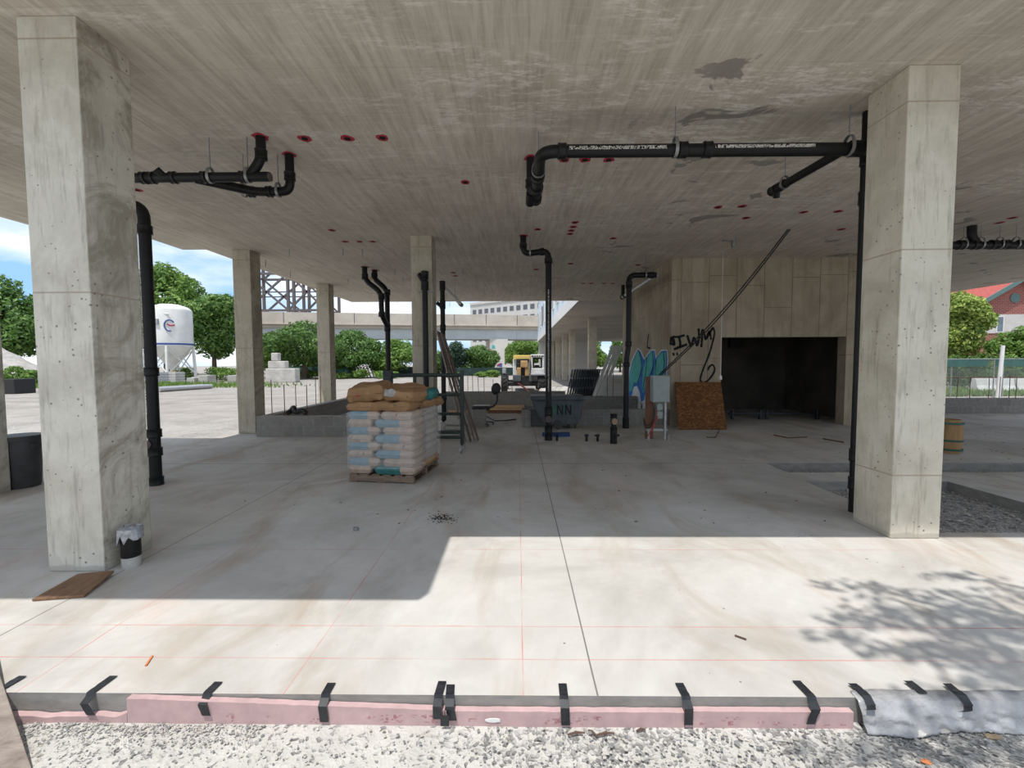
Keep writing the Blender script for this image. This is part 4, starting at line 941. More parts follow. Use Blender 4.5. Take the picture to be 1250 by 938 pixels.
# strand board and lamp cord
A = [V((fl(828, 525).x, fl(828, 525).y, .005)), V((fl(887, 525).x, fl(887, 525).y, .005)), at(879.5, 467, YC-.03), at(824, 467, YC-.03)]
nrm = (A[1]-A[0]).cross(A[3]-A[0]).normalized()*.016
tag(MB().prism(A, nrm).build('strand_board', 'osb', bevel=.002), 'brown strand board sheet leaning on the wall left of the dark doorway', 'board')
pc = at(881, 300, YC-.6); pc = V((at(880, 440, YC-.6).x, YC-.6, HC)); zb = at(880, 464, YC-.6).z
root = thing('pull_cord', (pc.x, pc.y, HC), 'thin white cord with a white end hanging before the dark doorway', 'cord')
MB().tube([(pc.x, pc.y, HC), (pc.x, pc.y, zb+.08)], .004, 6).build('string', 'white_paint', root); MB().lathe([(.008, 0), (.03, .01), (.03, .06), (.012, .10)], 12, (pc.x, pc.y, zb)).build('cord_end', 'white_paint', root, smooth=True)
p = ce(891, 293); root = thing('ceiling_bracket', p, 'small grey bracket plate with clip on the ceiling before the core wall', 'bracket')
MB().box((p.x-.13, p.y-.03, HC-.02), (p.x+.10, p.y+.03, HC-.001)).build('plate', 'steel', root); MB().box((p.x+.04, p.y-.02, HC-.14), (p.x+.10, p.y+.02, HC-.02)).build('clip', 'steel', root)
# inside the dark doorway
a, b = at(889, 425, YC+3.38), at(906, 413, YC+3.38); tag(MB().box((a.x, YC+3.25, a.z), (b.x, YC+3.398, b.z)).build('wall_box', 'black_plastic', bevel=.01), 'black box high on the wall inside the dark doorway', 'box')
root = thing('pipe_rail', (at(910, 515, YC+1).x, YC+1, 0), 'low dark pipe rail inside the dark doorway', 'rail'); a, b = at(890, 505, YC+1), at(1000, 505, YC+1); z_ = a.z
MB().tube([(a.x, YC+1, z_), (b.x, YC+1, z_)], .03, 10).build('rail', 'dark_steel', root, smooth=True)
for x in (894, 928, 936, 998): MB().tube([(at(x, 505, YC+1).x, YC+1, 0), (at(x, 505, YC+1).x, YC+1, z_+.08)], .04, 10).build('post', 'dark_steel', root, smooth=True)
# red scrap rods and hook on the floor
P = [fl(945, 532), fl(962, 535.5), fl(985, 534.5)]; tag(MB().tube([p+V((0, 0, .012)) for p in P], .010, 8).build('steel_rod', 'rust'), 'bent rusty rod lying on the floor before the doorway', 'rod')
P = [fl(1005, 536.5), fl(1030, 541)]; tag(MB().tube([p+V((0, 0, .012)) for p in P], .010, 8).build('steel_rod', 'rust'), 'straight rusty rod lying on the floor near the right column', 'rod')
P = [fl(862, 534.5), fl(873, 535), fl(876, 530)]; P = [p+V((0, 0, .01)) for p in P] + [at(878.5, 523, P[-1].y)]; tag(MB().tube(P, .007, 8).build('wire_hook', 'cable'), 'bent black wire on the floor below the strand board', 'wire')

# wooden keg right of the right column
b = fl(1158, 553); root = thing('wooden_keg', (b.x, b.y, 0), 'yellowish wooden keg with bands behind the right front column', 'keg'); hk = at(1158, 512, b.y).z
MB().lathe([(.125, 0), (.15, hk*.25), (.155, hk*.5), (.15, hk*.75), (.13, hk), (.115, hk), (.115, hk-.03)], 22, b).build('staves', 'keg_wood', root, smooth=True)
for z_ in (.05, hk*.36, hk-.07): MB().lathe([(.148, z_), (.16, z_), (.16, z_+.03), (.148, z_+.03)], 22, b).build('hoop', 'screen_green', root, smooth=True)
# rubbish bin
b = fl(27, 594); hb_ = at(27, 531, b.y).z; root = thing('rubbish_bin', (b.x, b.y, 0), 'dark grey plastic rubbish bin at the left edge', 'bin'); k = at(45, 560, b.y).x-b.x
MB().lathe([(k*.80, 0), (k*.84, .03), (k*.97, hb_-.08), (k*.97, hb_-.03), (k*.9, hb_-.03), (k*.76, .04)], 28, b).build('body', 'bin_plastic', root, smooth=True)
MB().lathe([(k*.96, hb_-.06), (k*1.06, hb_-.055), (k*1.06, hb_-.005), (k*.96, hb_)], 28, b).build('rim', 'bin_plastic', root, smooth=True)
MB().box((b.x+k*.85, b.y-.05, hb_-.14), (b.x+k*1.1, b.y+.05, hb_-.10)).build('handle', 'bin_plastic', root, bevel=.008)

# ------------------------------------------------------------------ foreground
q = [fl(39, 735), fl(103, 730), fl(139.5, 703), fl(95.5, 707)]; A = [V((p.x, p.y, h)) for p, h in zip(q, (.002, .002, .022, .022))]
tag(MB().prism(A, (0, 0, .015)).build('plywood_scrap', 'brown_wood', bevel=.002), 'brown plywood scrap on the floor before the big left column', 'board')
# leaning old plank, lower left
A = fl(44, 958, GZ); B = at(-4, 818, YE+.10); d = (B-A); B2 = A+d*1.5; A2 = A-d*.3; A2.z = max(A2.z, GZ)
wv = V((-.17, -.03, .0)); th_ = V((.0, -.0, -.03))
n_ = d.cross(wv).normalized()*.028
if n_.z > 0: n_ = -n_
S0 = A+V((0, 0, .012)); 
tag(MB().prism([S0, S0+wv, B2+wv+V((0, 0, .03)), B2+V((0, 0, .03))], n_).build('plank', 'grey_wood', bevel=.002), 'weathered plank propped on the slab edge at the lower left corner', 'plank')
# pink foam along the slab edge
def X_at(px): return at(px, 870, YE).x
fo = [(-30, 163, 868.5), (163.5, 544, 862.5), (545, 832, 868.5), (833, 1035, 867)]
fl_lab = ['broken low strip of pink foam at the far left of the slab edge', 'long pink foam strip with red print, second from the left', 'pink foam strip with a white chip, right of the double tape', 'pink foam strip at the right end, next to the grey sheet']
for k, (a, b, yt) in enumerate(fo):
    x0, x1 = X_at(a), X_at(b); mb = MB(); n = 40; top = []
    for i in range(n+1):
        x = x0+(x1-x0)*i/n; yy = yt
        if k == 0: yy = 878-(8 if a+(b-a)*i/n < 60 else 0)*0+3*mnoise.noise(V((x*9, 0, 0)))-max(0, (a+(b-a)*i/n-150)*.5)
        if k == 1: yy = 855.5+(a+(b-a)*i/n-165)*.032
        z_ = at(600, yy, YE-.03).z+.004*mnoise.noise(V((x*17, k, 0))); top.append(V((x, YE-.032, z_)))
    bot = [V((p.x, p.y, GZ-.05)) for p in top]
    o = None; mb.prism(bot+top[::-1], (0, .028, 0)); o = tag(mb.build('foam_board', 'pink_foam'), fl_lab[k], 'foam board')
    zc = (GZ+.02)
    if k:
        mb = MB().box((x0+.03, YE-.0335, GZ+.012), (x1-.03, YE-.0321, GZ+.048))
        q = mb.build('red_print', 'foam_print'); q.parent = o
    if k == 2:
        p = at(602, 879, YE-.03); mb = MB(); q = [V((p.x+.03*math.cos(t*.7)*(1+.3*R.random()), YE-.035, p.z+.009*math.sin(t*.7))) for t in range(9)]; mb.prism(q, (0, .003, 0)); q = mb.build('white_chip', 'white_paint'); q.parent = o
# tape strips: (top px, edge px, bottom px, width)
TP = [((28, 827), (0, 843), (-3, 866), None), ((139, 826.5), (111, 847), (111, 873), .05), ((267, 834), (252.5, 848.5), (252, 874), 0), ((405, 835), (397.5, 848.5), (396, 882), 0),
      ((540, 833.5), (535.5, 848.5), (534, 878), 0), ((550, 837), (549.5, 848.5), (552.5, 880), 0), ((543, 873), None, (543, 886.5), 0), ((686.5, 836), (688, 849), (690.5, 886), 0), ((829, 836), (836, 849), (840, 885), 0),
      ((972, 833), (989.5, 851), (989, 884), 0), ((1040, 838), (1054, 849.5), (1056, 864), 0), ((1108, 835), (1127.5, 850), None, 0), ((1155.5, 839), (1170, 850), (1170.5, 866), 0)]
names = ['leftmost black tape strip on the slab edge, partly behind the plank', 'black tape strip over the slab edge, above the broken pink foam', 'black tape strip over the slab edge, first on the long pink strip', 'black tape strip over the slab edge, right of the red printed pink foam', 'left half of the double black tape in the middle of the slab edge', 'right half of the double black tape in the middle of the slab edge', 'short black tape patch below the double tape', 'black tape strip at the end of the long dark floor joint', 'black tape strip over the joint between the two right pink strips', 'black tape strip near the right end of the pink foam', 'black tape strip at the left corner of the grey sheet', 'flat black tape strip lying on the slab above the grey sheet', 'rightmost black tape strip holding the grey sheet']
HW = .0185
for nm, (t, e_, bt, _) in zip(names, TP):
    pts = []
    if e_:
        p0 = fl(*t); p1 = fl(*e_); p1 = V((p1.x, YE-.004, 0)); 
        for i in range(7): q = p0.lerp(p1, i/6); pts.append((q.x, q.y, (.013 if t[0] > 1030 else .004)+.003*R.random(), 1))
        if bt is None: pts = pts[:-1]
        else:
            pts.append((p1.x, YE-(.032 if t[0] > 1030 else .010), -.008, 1))
            yb2 = YE-.04 if bt[1] > 868 or t[0] > 1000 else YE-.012
            xb = at(bt[0], bt[1], YE-.04).x; zb = at(bt[0], bt[1], YE-.04).z
            for i in range(1, 7):
                f_ = i/6; zq = -.008+(zb+.008)*f_; yy = YE-.010-.030*min(1, f_*14)-.002*R.random()
                if t[0] > 1030: yy = YE-.028-.026*min(1, f_*2)
                pts.append((p1.x+(xb-p1.x)*f_, yy, zq, 1))
    else:
        for i in range(4): q = at(t[0], t[1]+(bt[1]-t[1])*i/3, YE-.05); pts.append((q.x, YE-.05-.003*R.random(), q.z, 1))
    mb = MB(); vs = []
    for x, y, z_, _ in pts: vs += [V((x-HW, y, z_)), V((x+HW, y, z_))]
    n = len(pts); mb.add(vs, [(2*i, 2*i+1, 2*i+3, 2*i+2) for i in range(n-1)])
    o = mb.build('tape_strip', 'black_tape'); sm = o.modifiers.new('thick', 'SOLIDIFY'); sm.thickness = .0012; tag(o, nm, 'tape')
# grey plastic sheet over the right end of the edge
mb = MB(); nx, ny = 64, 14; vs = []; x0, x1 = X_at(1043), X_at(1330)
for i in range(nx+1):
    x = x0+(x1-x0)*i/nx; pxx = 1043+(1330-1043)*i/nx
    for j_ in range(ny+1):
        t = j_/ny; tongue = max(0, 1-abs(pxx-1085)/50)*.25
        z_ = .0065-(.0065-GZ-.004)*t; y = YE-.012-.035*t**1.2-tongue*.10*t*t
        w_ = mnoise.noise(V((x*9, z_*14, 4)))*.5+mnoise.noise(V((x*24, z_*36+x*9, 1)))*.55
        y -= .027*(w_+.5)*min(1, t*2.2)
        if t == 0: y = YE+.035+.02*mnoise.noise(V((x*6, 0, 9)))
        xx = x-(.0 if t < .2 else 0)+(.10*tongue*t*t if pxx < 1100 else 0)
        vs.append(V((xx, y, max(z_, GZ+.006))))
mb.add(vs, [(i*(ny+1)+j_, i*(ny+1)+j_+1, (i+1)*(ny+1)+j_+1, (i+1)*(ny+1)+j_) for i in range(nx) for j_ in range(ny)])
o = mb.build('plastic_sheet', 'grey_film', smooth=True); tag(o, 'crinkled grey plastic sheet draped over the slab edge at lower right', 'sheet'); sm = o.modifiers.new('thick', 'SOLIDIFY'); sm.thickness = .002
# loose gravel before the edge
mb = MB(); tv = [(0,0,1),(.9,0,.2),(.28,.85,.2),(-.72,.53,.2),(-.72,-.53,.2),(.28,-.85,.2),(0,0,-.6)]
tf = [(0,1,2),(0,2,3),(0,3,4),(0,4,5),(0,5,1),(6,2,1),(6,3,2),(6,4,3),(6,5,4),(6,1,5)]
def pebbles(n, fx, smin, smax):
    for _ in range(n):
        x, y, z_ = fx(); s = smin+(smax-smin)*R.random()**2.5; a = R.random()*6.28
        mm = Matrix.Translation((x, y, z_)) @ Matrix.Rotation(a, 4, 'Z') @ Matrix.Rotation(R.random()-.5, 4, 'X')
        mb.add([mm @ V((p[0]*s*(1+.4*R.random()), p[1]*s, p[2]*s*.6)) for p in tv], tf, R.choice((0, 0, 1, 2, 2)))
pebbles(1500, lambda: (X_at(R.uniform(20, 330)), YE-.04-abs(R.gauss(0, .06)), GZ+.010), .002, .0065)
pebbles(2600, lambda: (R.uniform(.3, 2.9), YE-.05-R.random()*.5, GZ+.008), .002, .011)
pebbles(1400, lambda: (R.uniform(-2.4, .4), YE-.05-R.random()*.45, GZ+.008), .002, .009)
pebbles(900, lambda: (R.uniform(XB, XC), R.uniform(YB0+.3, YB1), GZ+.01), .006, .022)
pebbles(500, lambda: (R.uniform(XA, XA+2.6), R.uniform(YA0, YA1), GZ+.01), .006, .02)
o = mb.build('loose_gravel', ['stone', 'soffit', 'pier_dust']); tag(o, 'loose gravel scattered along the slab edge and in the pits', 'gravel', kind='stuff')
# stones and twigs
def stone(p, r, label, mat='stone', sq=(1, .8, .6)):
    m_ = MB(); m_.ball((0, 0, 0), (r*sq[0], r*sq[1], r*sq[2]), 12, 8); sd = R.random()*40
    m_.v = [v+v.normalized()*r*.35*mnoise.noise(v*(1.6/r)+V((sd, 0, 0))) for v in m_.v]
    o = m_.build('stone', mat); o.location = V(p)+V((0, 0, r*sq[2]*.75)); return tag(o, label, 'stone')
stone(fl(434.5, 647.5), .028, 'lone grey stone on the shaded floor left of the lit patch')
stone(fl(1118, 897, GZ), .026, 'pale chunk of rubble below the grey sheet', 'rubble', (1.5, .9, .5))
stone(fl(1152, 893, GZ), .026, 'grey flat chunk at the foot of the grey sheet', 'pile', (1.6, .8, .4))
stone(fl(1213, 902, GZ), .022, 'yellowish lump on the gravel at lower right', 'tan_plug', (1.6, .6, .4))
stone(fl(1131, 932, GZ), .016, 'orange chip at the bottom edge of the gravel', 'orange_stick', (1.2, .8, .4))
for k, (a, b) in enumerate((((693, 899.5), (714, 897)), ((718, 894), (728, 900)), ((727, 900.5), (750, 897.5)), ((777, 895), (788, 893)))):
    A, B = fl(*a, GZ), fl(*b, GZ); tag(MB().tube([A+V((0, 0, .007)), A.lerp(B, .5)+V((0, .004, .01)), B+V((0, 0, .007))], [.004, .005, .003], 7).build('twig', 'twig'), ['leftmost twig on the gravel below the taped floor joint', 'short slanting twig on the gravel, second from left', 'longer twig on the gravel, third from left', 'small twig on the gravel, farthest right'][k], 'twig')
A, B = fl(178, 814), fl(186, 802); tag(MB().bar(A+V((0, 0, .004)), B+V((0, 0, .004)), .008, .006).build('wood_splinter', 'orange_stick'), 'orange splinter on the sunlit slab at left', 'splinter')
A, B = fl(897, 777), fl(911, 782); tag(MB().bar(A+V((0, 0, .004)), B+V((0, 0, .004)), .010, .006).build('wood_splinter', 'twig'), 'dark splinter on the sunlit slab at right', 'splinter')
mb = MB()
for _ in range(190):
    p = fl(R.gauss(540, 8), R.gauss(633, 3)); s = .002+.006*R.random(); mb.box((p.x, p.y, 0), (p.x+s*2.0, p.y+s, s*.4))
tag(mb.build('dark_crumbs', 'charcoal_line'), 'patch of dark crumbs on the shaded floor above the lit corner', 'debris', kind='stuff')
mb = MB()
for _ in range(420):
    if R.random() < .5: p = fl(R.uniform(300, 1230), R.uniform(525, 640))
    else: p = fl(R.gauss(1210, 40), R.gauss(540, 16))
    s = .002+.009*R.random()**3; a = R.random()*3; m_ = Matrix.Translation((p.x, p.y, 0)) @ Matrix.Rotation(a, 4, 'Z')
    if kf(p.x, p.y) and p.y < 12 and not (p.y > 8.2 and p.x < -2.4): mb.box((0, 0, 0), (s*3, s, s*.4), 0, m_)
tag(mb.build('floor_debris', 'twig'), 'small dark chips scattered over the shaded floor', 'debris', kind='stuff')

# rebar dowels in the low walls
def dowel(x, y, z0, z1, lean=0, g=None):
    o = MB().tube([(x, y, z0), (x+lean, y, z1)], .008, 7).build('rebar_dowel', 'rust'); return o
for x in (332, 347.5, 361.5, 375, 392, 386):
    p = at(x, 505, 10.2); X = max(min(p.x, -2.7), W0.x+.06); yy = W0.y+.1 if x in (347.5, 375) else 9.6
    X = at(x, 500, yy).x; zt_ = at(x, 462+(8 if x % 2 else 0), yy).z
    if yy > 9: X = W0.x+.08; yy = at(x, 500, 1).y*0+X/(at(x, 500, 1).x)
    z0 = .40
    tag(dowel(X, yy, z0, zt_), 'rusty rebar dowel sticking up from the block wall left of the bags', 'rebar', 'rebar in the left block wall')
for x in (548, 553, 560, 571, 577, 584, 591, 602, 614, 625):
    p = at(x, 470, YW+.1); tag(dowel(p.x, YW+.1, .6, at(x, 456+R.random()*8, YW+.1).z, .02*(R.random()-.5)), 'rusty rebar dowel sticking up from the back wall before the lot', 'rebar', 'rebar in the back block wall')
for x in (741, 748):
    p = at(x, 470, YW+.1); tag(dowel(p.x, YW+.06, .45, at(x, 452, YW+.1).z), 'rusty rebar dowel in the back wall right of the white boards', 'rebar', 'rebar right of the white boards')
for x in (1168, 1184, 1207, 1220, 1232, 1240):
    p = at(x, 480, Yw2+.1); tag(dowel(p.x, Yw2+.1, .41, at(x, 459+4*R.random(), Yw2+.1).z, .03*(R.random()-.5)), 'rusty rebar dowel in the low wall at far right', 'rebar', 'rebar in the far right block wall')
yq = W0.y+.1; P = [V((at(x, 505, yq).x, yq+dy, z_)) for x, dy, z_ in ((351, .0, .45), (353, .1, .50), (358, .03, .58), (361, -.02, .46), (368, .02, .52), (374, .0, .45))]
tag(MB().tube(fillet(P, .1), .05, 10).build('corrugated_hose', 'black_plastic', smooth=True), 'black hose lying over the low block wall left of the bags', 'hose')

# ------------------------------------------------------------------ vegetation helpers
def foliage(blobs, n, s, mat, name, parent=None, seed=1, flat=.0, org=None):
    rr = random.Random(seed); vs = []; fs = []; tot = sum(b[1][0]*b[1][1]+b[1][0]*b[1][2] for b in blobs)
    for c, r in blobs:
        k = int(n*(r[0]*r[1]+r[0]*r[2])/tot); c = V(c)
        for _ in range(k):
            d = V((rr.gauss(0, 1), rr.gauss(0, 1), rr.gauss(0, 1))).normalized()
            lum = 1+.22*mnoise.noise(d*2.3+c); rad = (.55+.5*rr.random()**.6)*lum
            p = c+V((d.x*r[0], d.y*r[1], d.z*r[2]))*rad
            nn = (d+V((rr.gauss(0, .6), rr.gauss(0, .6), rr.gauss(0, .6)+.3))).normalized(); a = nn.orthogonal().normalized(); a = Matrix.Rotation(rr.random()*6.28, 3, nn) @ a; b = nn.cross(a)
            q = s*(.6+.8*rr.random()); o = len(vs); vs += [p-a*q, p-b*q*.45+nn*q*.12, p+a*q, p+b*q*.45+nn*q*.12]; fs.append((o, o+1, o+2, o+3))
    mb = MB(); mb.add(vs, fs); return mb.build(name, mat, parent, fix=False)
def tree(px, pb, pt, wpx, Y, label, mat, n=3500, s=.2, seed=1, cat='tree', trunk=True, name='leafy_tree', gz=GZ, low=.25):
    n = int(n*1.7); s *= .76; b = at(px, pb, Y); b.z = gz; top = at(px, pt, Y).z; W = wpx/F*Y; Hh = top-gz; rr = random.Random(seed)
    root = thing(name, b, label, cat)
    blobs = [(b+V((0, 0, gz*0+Hh*(low+(1-low)*.45))), (W*.36, W*.34, Hh*(1-low)*.42))]
    for k in range(9):
        th = k*2.4; h = low+(1-low)*(.18+.68*rr.random()); q = (1-abs((h-low)/(1-low)-.45)*.9)*.34
        blobs.append((b+V((math.cos(th)*W*q, math.sin(th)*W*q, Hh*h)), (W*.20, W*.20, min(W*.18, Hh*.16))))
    blobs.append((b+V((0, 0, Hh-min(W*.16, Hh*.16))), (W*.18, W*.18, min(W*.16, Hh*.15))))
    foliage(blobs, n, s, mat, 'crown', root, seed)
    if trunk:
        m_ = MB(); m_.tube([b-V((0, 0, .05)), b+V((.05, 0, Hh*.3)), b+V((0, .05, Hh*.7))], [W*.03+.05, W*.022+.04, .03], 9)
        for k in range(4):
            th = k*1.6; m_.tube([b+V((0, 0, Hh*(.25+.08*k))), b+V((math.cos(th)*W*.22, math.sin(th)*W*.22, Hh*(.45+.1*k)))], [.06+W*.008, .025], 6)
        m_.build('trunk', 'bark', root, smooth=True)
    return root
tree(8, 470, 337, 105, 36, 'big green tree at the far left edge behind the gravel heap', 'leaf_green', 7000, .26, 3)
tree(204, 465, 321, 92, 43, 'tallest green tree behind the white silo', 'leaf_light', 7000, .28, 4)
tree(262, 465, 360, 78, 40, 'dense green tree right of the white silo', 'leaf_green', 6500, .25, 5)
tree(160, 465, 350, 80, 46, 'green tree left of the silo, half hidden by the big column', 'leaf_green', 4000, .28, 6)
tree(372, 456, 391, 108, 42, 'spreading tree before the viaduct, between the two left columns', 'leaf_deep', 6500, .22, 7, low=.18)
tree(432, 456, 404, 70, 44, 'bushy green tree right of the slim column', 'leaf_deep', 4500, .22, 8, low=.15)
tree(480, 456, 413, 62, 46, 'rounded light green tree left of the column with the pipe', 'leaf_light', 4200, .2, 9, low=.12)
tree(332, 460, 412, 50, 47, 'light green tree just right of the corner column', 'leaf_light', 2500, .22, 10, low=.1)
tree(557, 456, 417, 40, 50, 'blue green conifer before the viaduct', 'leaf_blue', 3200, .2, 11, low=.1)
tree(586, 456, 421, 48, 50, 'dark green tree left of the viaduct pier', 'leaf_deep', 3500, .2, 12, low=.1)
tree(638, 452, 412, 62, 75, 'light green tree behind the telehandler', 'leaf_light', 4500, .3, 13, low=.1)
tree(535, 456, 428, 40, 52, 'green tree behind the leaning planks', 'leaf_green', 2200, .22, 16, low=.1)
tree(720, 452, 414, 44, 62, 'light green tree seen between the far wing columns', 'leaf_light', 3000, .28, 14, low=.1)
tree(757, 452, 405, 34, 62, 'green tree glimpsed left of the core wall', 'leaf_green', 2000, .28, 15, low=.1)
tree(1166, 470, 356, 66, 27, 'bright yellow green tree before the brick house', 'leaf_bright', 9000, .15, 20, low=.2)
tree(1247, 470, 398, 62, 26, 'rounded green tree at the right edge before the brick house', 'leaf_light', 4500, .13, 21, low=.1)
tree(1206, 470, 416, 26, 25.5, 'small pointed shrub between the two right trees', 'leaf_light', 2500, .09, 22, 'shrub', low=.05, name='pointed_shrub')
for k, (x, w_) in enumerate(((1162, 34), (1186, 36), (1226, 36), (1252, 36))):
    tree(x, 475, 434, w_, 24.5, ['dark hedge bush left behind the right fence', 'dark hedge bush second from left behind the right fence', 'dark hedge bush right of the leaning white post', 'dark hedge bush at the right edge behind the fence'][k], 'leaf_deep', 1800, .10, 30+k, 'bush', trunk=False, name='hedge_bush', low=0)
bs_ = [(18, 468, 447, 40, 30, 'weedy bush before the gravel heap at the left'), (36, 470, 452, 22, 29, 'small weed tuft at the gravel heap, right'), (224, 466, 449, 30, 36, 'low bush behind the silo legs'), (272, 464, 448, 40, 37, 'low bush left of the corner column'), (375, 462, 452, 30, 43, 'low bright bush below the spreading tree'),
       (420, 463, 455, 26, 42, 'low bush before the green fence'), (440, 463, 451, 20, 42, 'round bush before the fence panels'), (470, 462, 453, 36, 42, 'weeds before the fence right of the panels'), (553, 464, 455, 26, 44, 'weeds at the fence behind the scaffold frame'), (602, 464, 452, 18, 44, 'weeds below the viaduct pier'), (588, 464, 454, 18, 44, 'weeds left of the viaduct pier')]
for k, (x, pb, pt, w_, Y, l) in enumerate(bs_): tree(x, pb, pt, w_, Y, l, 'leaf_light', 900, .13, 50+k, 'bush', trunk=False, name='weed_bush', low=0)
# tree behind the photographer whose leaves dapple the slab at right
def shade_tree():
    base = V((5.6, -1.6, GZ)); root = thing('leafy_tree', base, 'tree behind the camera whose leaf shadow dapples the slab at right', 'tree')
    def over(px, py, h): p = fl(px, py); return V((p.x-SX*h, p.y-SY*h, h))
    bl = [(over(1130, 735, 5.4), (.42, .16, .12)), (over(1060, 755, 5.2), (.30, .12, .1)), (over(1205, 760, 5.5), (.45, .20, .12)), (over(1170, 800, 5.3), (.36, .12, .1)), (over(1040, 715, 5.6), (.26, .07, .1)), (over(1110, 795, 5.0), (.30, .08, .1)),
          (over(1250, 800, 5.4), (.4, .16, .12)), (over(1290, 740, 5.4), (.5, .25, .15)), (over(1010, 775, 5.3), (.22, .05, .08)), (over(1180, 705, 5.3), (.3, .06, .1)), (over(1200, 880, 5.3), (.45, .12, .12)), (over(1080, 900, 5.2), (.35, .08, .1)), (over(1270, 860, 5.2), (.5, .2, .12)), (over(1150, 760, 5.6), (.55, .10, .12)), (over(1350, 820, 5.6), (.6, .4, .3))]
    foliage(bl, 2300, .042, 'leaf_green', 'crown', root, 77)
    m_ = MB(); m_.tube([base, base+V((-.1, 0, 2.4)), base+V((-.4, .3, 4.6)), base+V((-.6, .5, 6.6))], [.16, .13, .09, .03], 10)
    for c, r in bl: m_.tube([base+V((-.35, .25, 4.2)), V(c)+V((.2, -.1, -.05)), V(c)], [.03, .012, .006], 6)
    m_.build('trunk', 'bark', root, smooth=True)
    foliage([(base+V((-.2, -.6, 6.6)), (1.6, 1.0, 1.3))], 2500, .12, 'leaf_green', 'crown', root, 78)
shade_tree()

# ------------------------------------------------------------------ beyond the slab
# silo
Y = 34.0; g = lambda x, y: at(x, y, Y); b = g(211.5, 467); b.z = GZ; rs = 22.2/F*Y
root = thing('mortar_silo', b, 'white steel mortar silo on legs standing in the gravel lot', 'silo')
zc0, zc1, ztop, zcone = g(211, 423).z, g(211, 380).z, g(211, 371.5).z, g(211, 452).z
cyl = MB().lathe([(rs, zc0), (rs, zc1), (rs*.96, zc1+.14), (rs*.8, zc1+.32), (rs*.45, ztop-.05), (rs*.1, ztop)], 36, (b.x, Y, 0)).build('tank', 'silo_white', root, smooth=True)
MB().lathe([(.16, zcone), (.22, zcone+.1), (rs*.98, zc0)], 36, (b.x, Y, 0)).build('cone', 'silo_white', root, smooth=True)
MB().lathe([(rs+.012, zc0+.08), (rs+.018, zc0+.10), (rs+.018, zc0+.20), (rs+.012, zc0+.22)], 36, (b.x, Y, 0)).build('blue_stripe', 'silo_blue', root, smooth=True)
MB().tube([(b.x, Y, zcone+.05), (b.x, Y, zcone-.4)], .14, 12).build('outlet', 'yellow', root, smooth=True)
for k in range(4):
    th = math.pi/4*(2*k)+.45; c, s_ = math.cos(th), math.sin(th)
    MB().bar((b.x+rs*.97*c, Y+rs*.97*s_, zc0), (b.x+rs*1.06*c, Y+rs*1.06*s_, GZ), .15, .15).build('leg', 'silo_white', root)
    th2 = th+math.pi/2; c2, s2 = math.cos(th2), math.sin(th2)
    MB().bar((b.x+rs*c, Y+rs*s_, zc0-.2), (b.x+rs*1.03*c2, Y+rs*1.03*s2, zcone-.3), .06).build('brace', 'silo_white', root)
    MB().bar((b.x+rs*c2, Y+rs*s2, zc0-.2), (b.x+rs*1.03*c, Y+rs*1.03*s_, zcone-.3), .06).build('brace', 'silo_white', root)
    MB().box((b.x+rs*1.06*c-.2, Y+rs*1.06*s_-.2, GZ), (b.x+rs*1.06*c+.2, Y+rs*1.06*s_+.2, GZ+.06)).build('foot_plate', 'silo_white', root)
def onsilo(th, z_, o=.01): return V((b.x+(rs+o)*math.sin(th), Y-(rs+o)*math.cos(th), z_))
mb = MB()
for th0 in (.62, -1.35):
    zc = zc0+(zc1-zc0)*.56; P = [onsilo(th0+.22*math.cos(t*.314+.6), zc+.42*math.sin(t*.314+.6), .03) for t in range(15)]; mb.tube(P, .045, 6)
mb.build('ring_emblem', 'silo_blue', root)
mb = MB()
for th0 in (.62,): 
    zc = zc0+(zc1-zc0)*.56; mb.tube([onsilo(th0-.10, zc+.1, .03), onsilo(th0+.05, zc-.02, .03), onsilo(th0+.22, zc+.05, .03)], .05, 6)
mb.build('red_emblem', 'letter_red', root)
p = onsilo(.02, zc0+(zc1-zc0)*.66, .02); MB().box((p.x-.3, p.y-.08, p.z-.2), (p.x+.2, p.y+.1, p.z+.2)).build('hatch', 'machine_grey', root); MB().tube([onsilo(-.25, zc1-.35, .06), onsilo(.6, zc1-.35, .06)], .04, 8).build('handrail', 'silo_white', root)
# pallets and tubes by the silo
for k, (x0, x1, y0, y1, mt_, l) in enumerate(((192, 205, 473, 454, 'machine_grey', 'grey cage crate standing left under the silo'), (206, 214, 471, 454, 'siding', 'grey stack of blocks under the silo'), (228, 237, 468, 461, 'siding', 'grey concrete slab stack right of the silo legs'), (242, 253, 469, 458, 'rubble', 'pale concrete cube right of the silo'), (278, 288, 465, 458, 'rubble', 'white block left of the corner column'))):
    Yq = 31.2; a, c = at(x0, y0, Yq), at(x1, y1, Yq); m_ = MB(); zb = GZ
    nl = 5
    for i in range(nl): m_.box((a.x, Yq, zb+(c.z-zb)*i/nl), (c.x, Yq+.9, zb+(c.z-zb)*(i+.82)/nl))
    m_.box((a.x+.05, Yq+.05, zb), (c.x-.05, Yq+.85, c.z-.05)); tag(m_.build('block_stack', mt_), l, 'block stack')
a, c = fl(194, 479, GZ), fl(258, 474.5, GZ)
pr_ = (c-a).normalized().cross(V((0, 0, 1)))*-.29
for k in range(3): tag(MB().tube([a+pr_*k+V((0, 0, .14)), c+pr_*k+V((0, 0, .14))], .13, 12).build('steel_tube', 'silver', smooth=True), ['nearest long pale tube lying before the silo', 'middle long pale tube lying before the silo', 'farthest long pale tube lying before the silo'][k], 'tube')
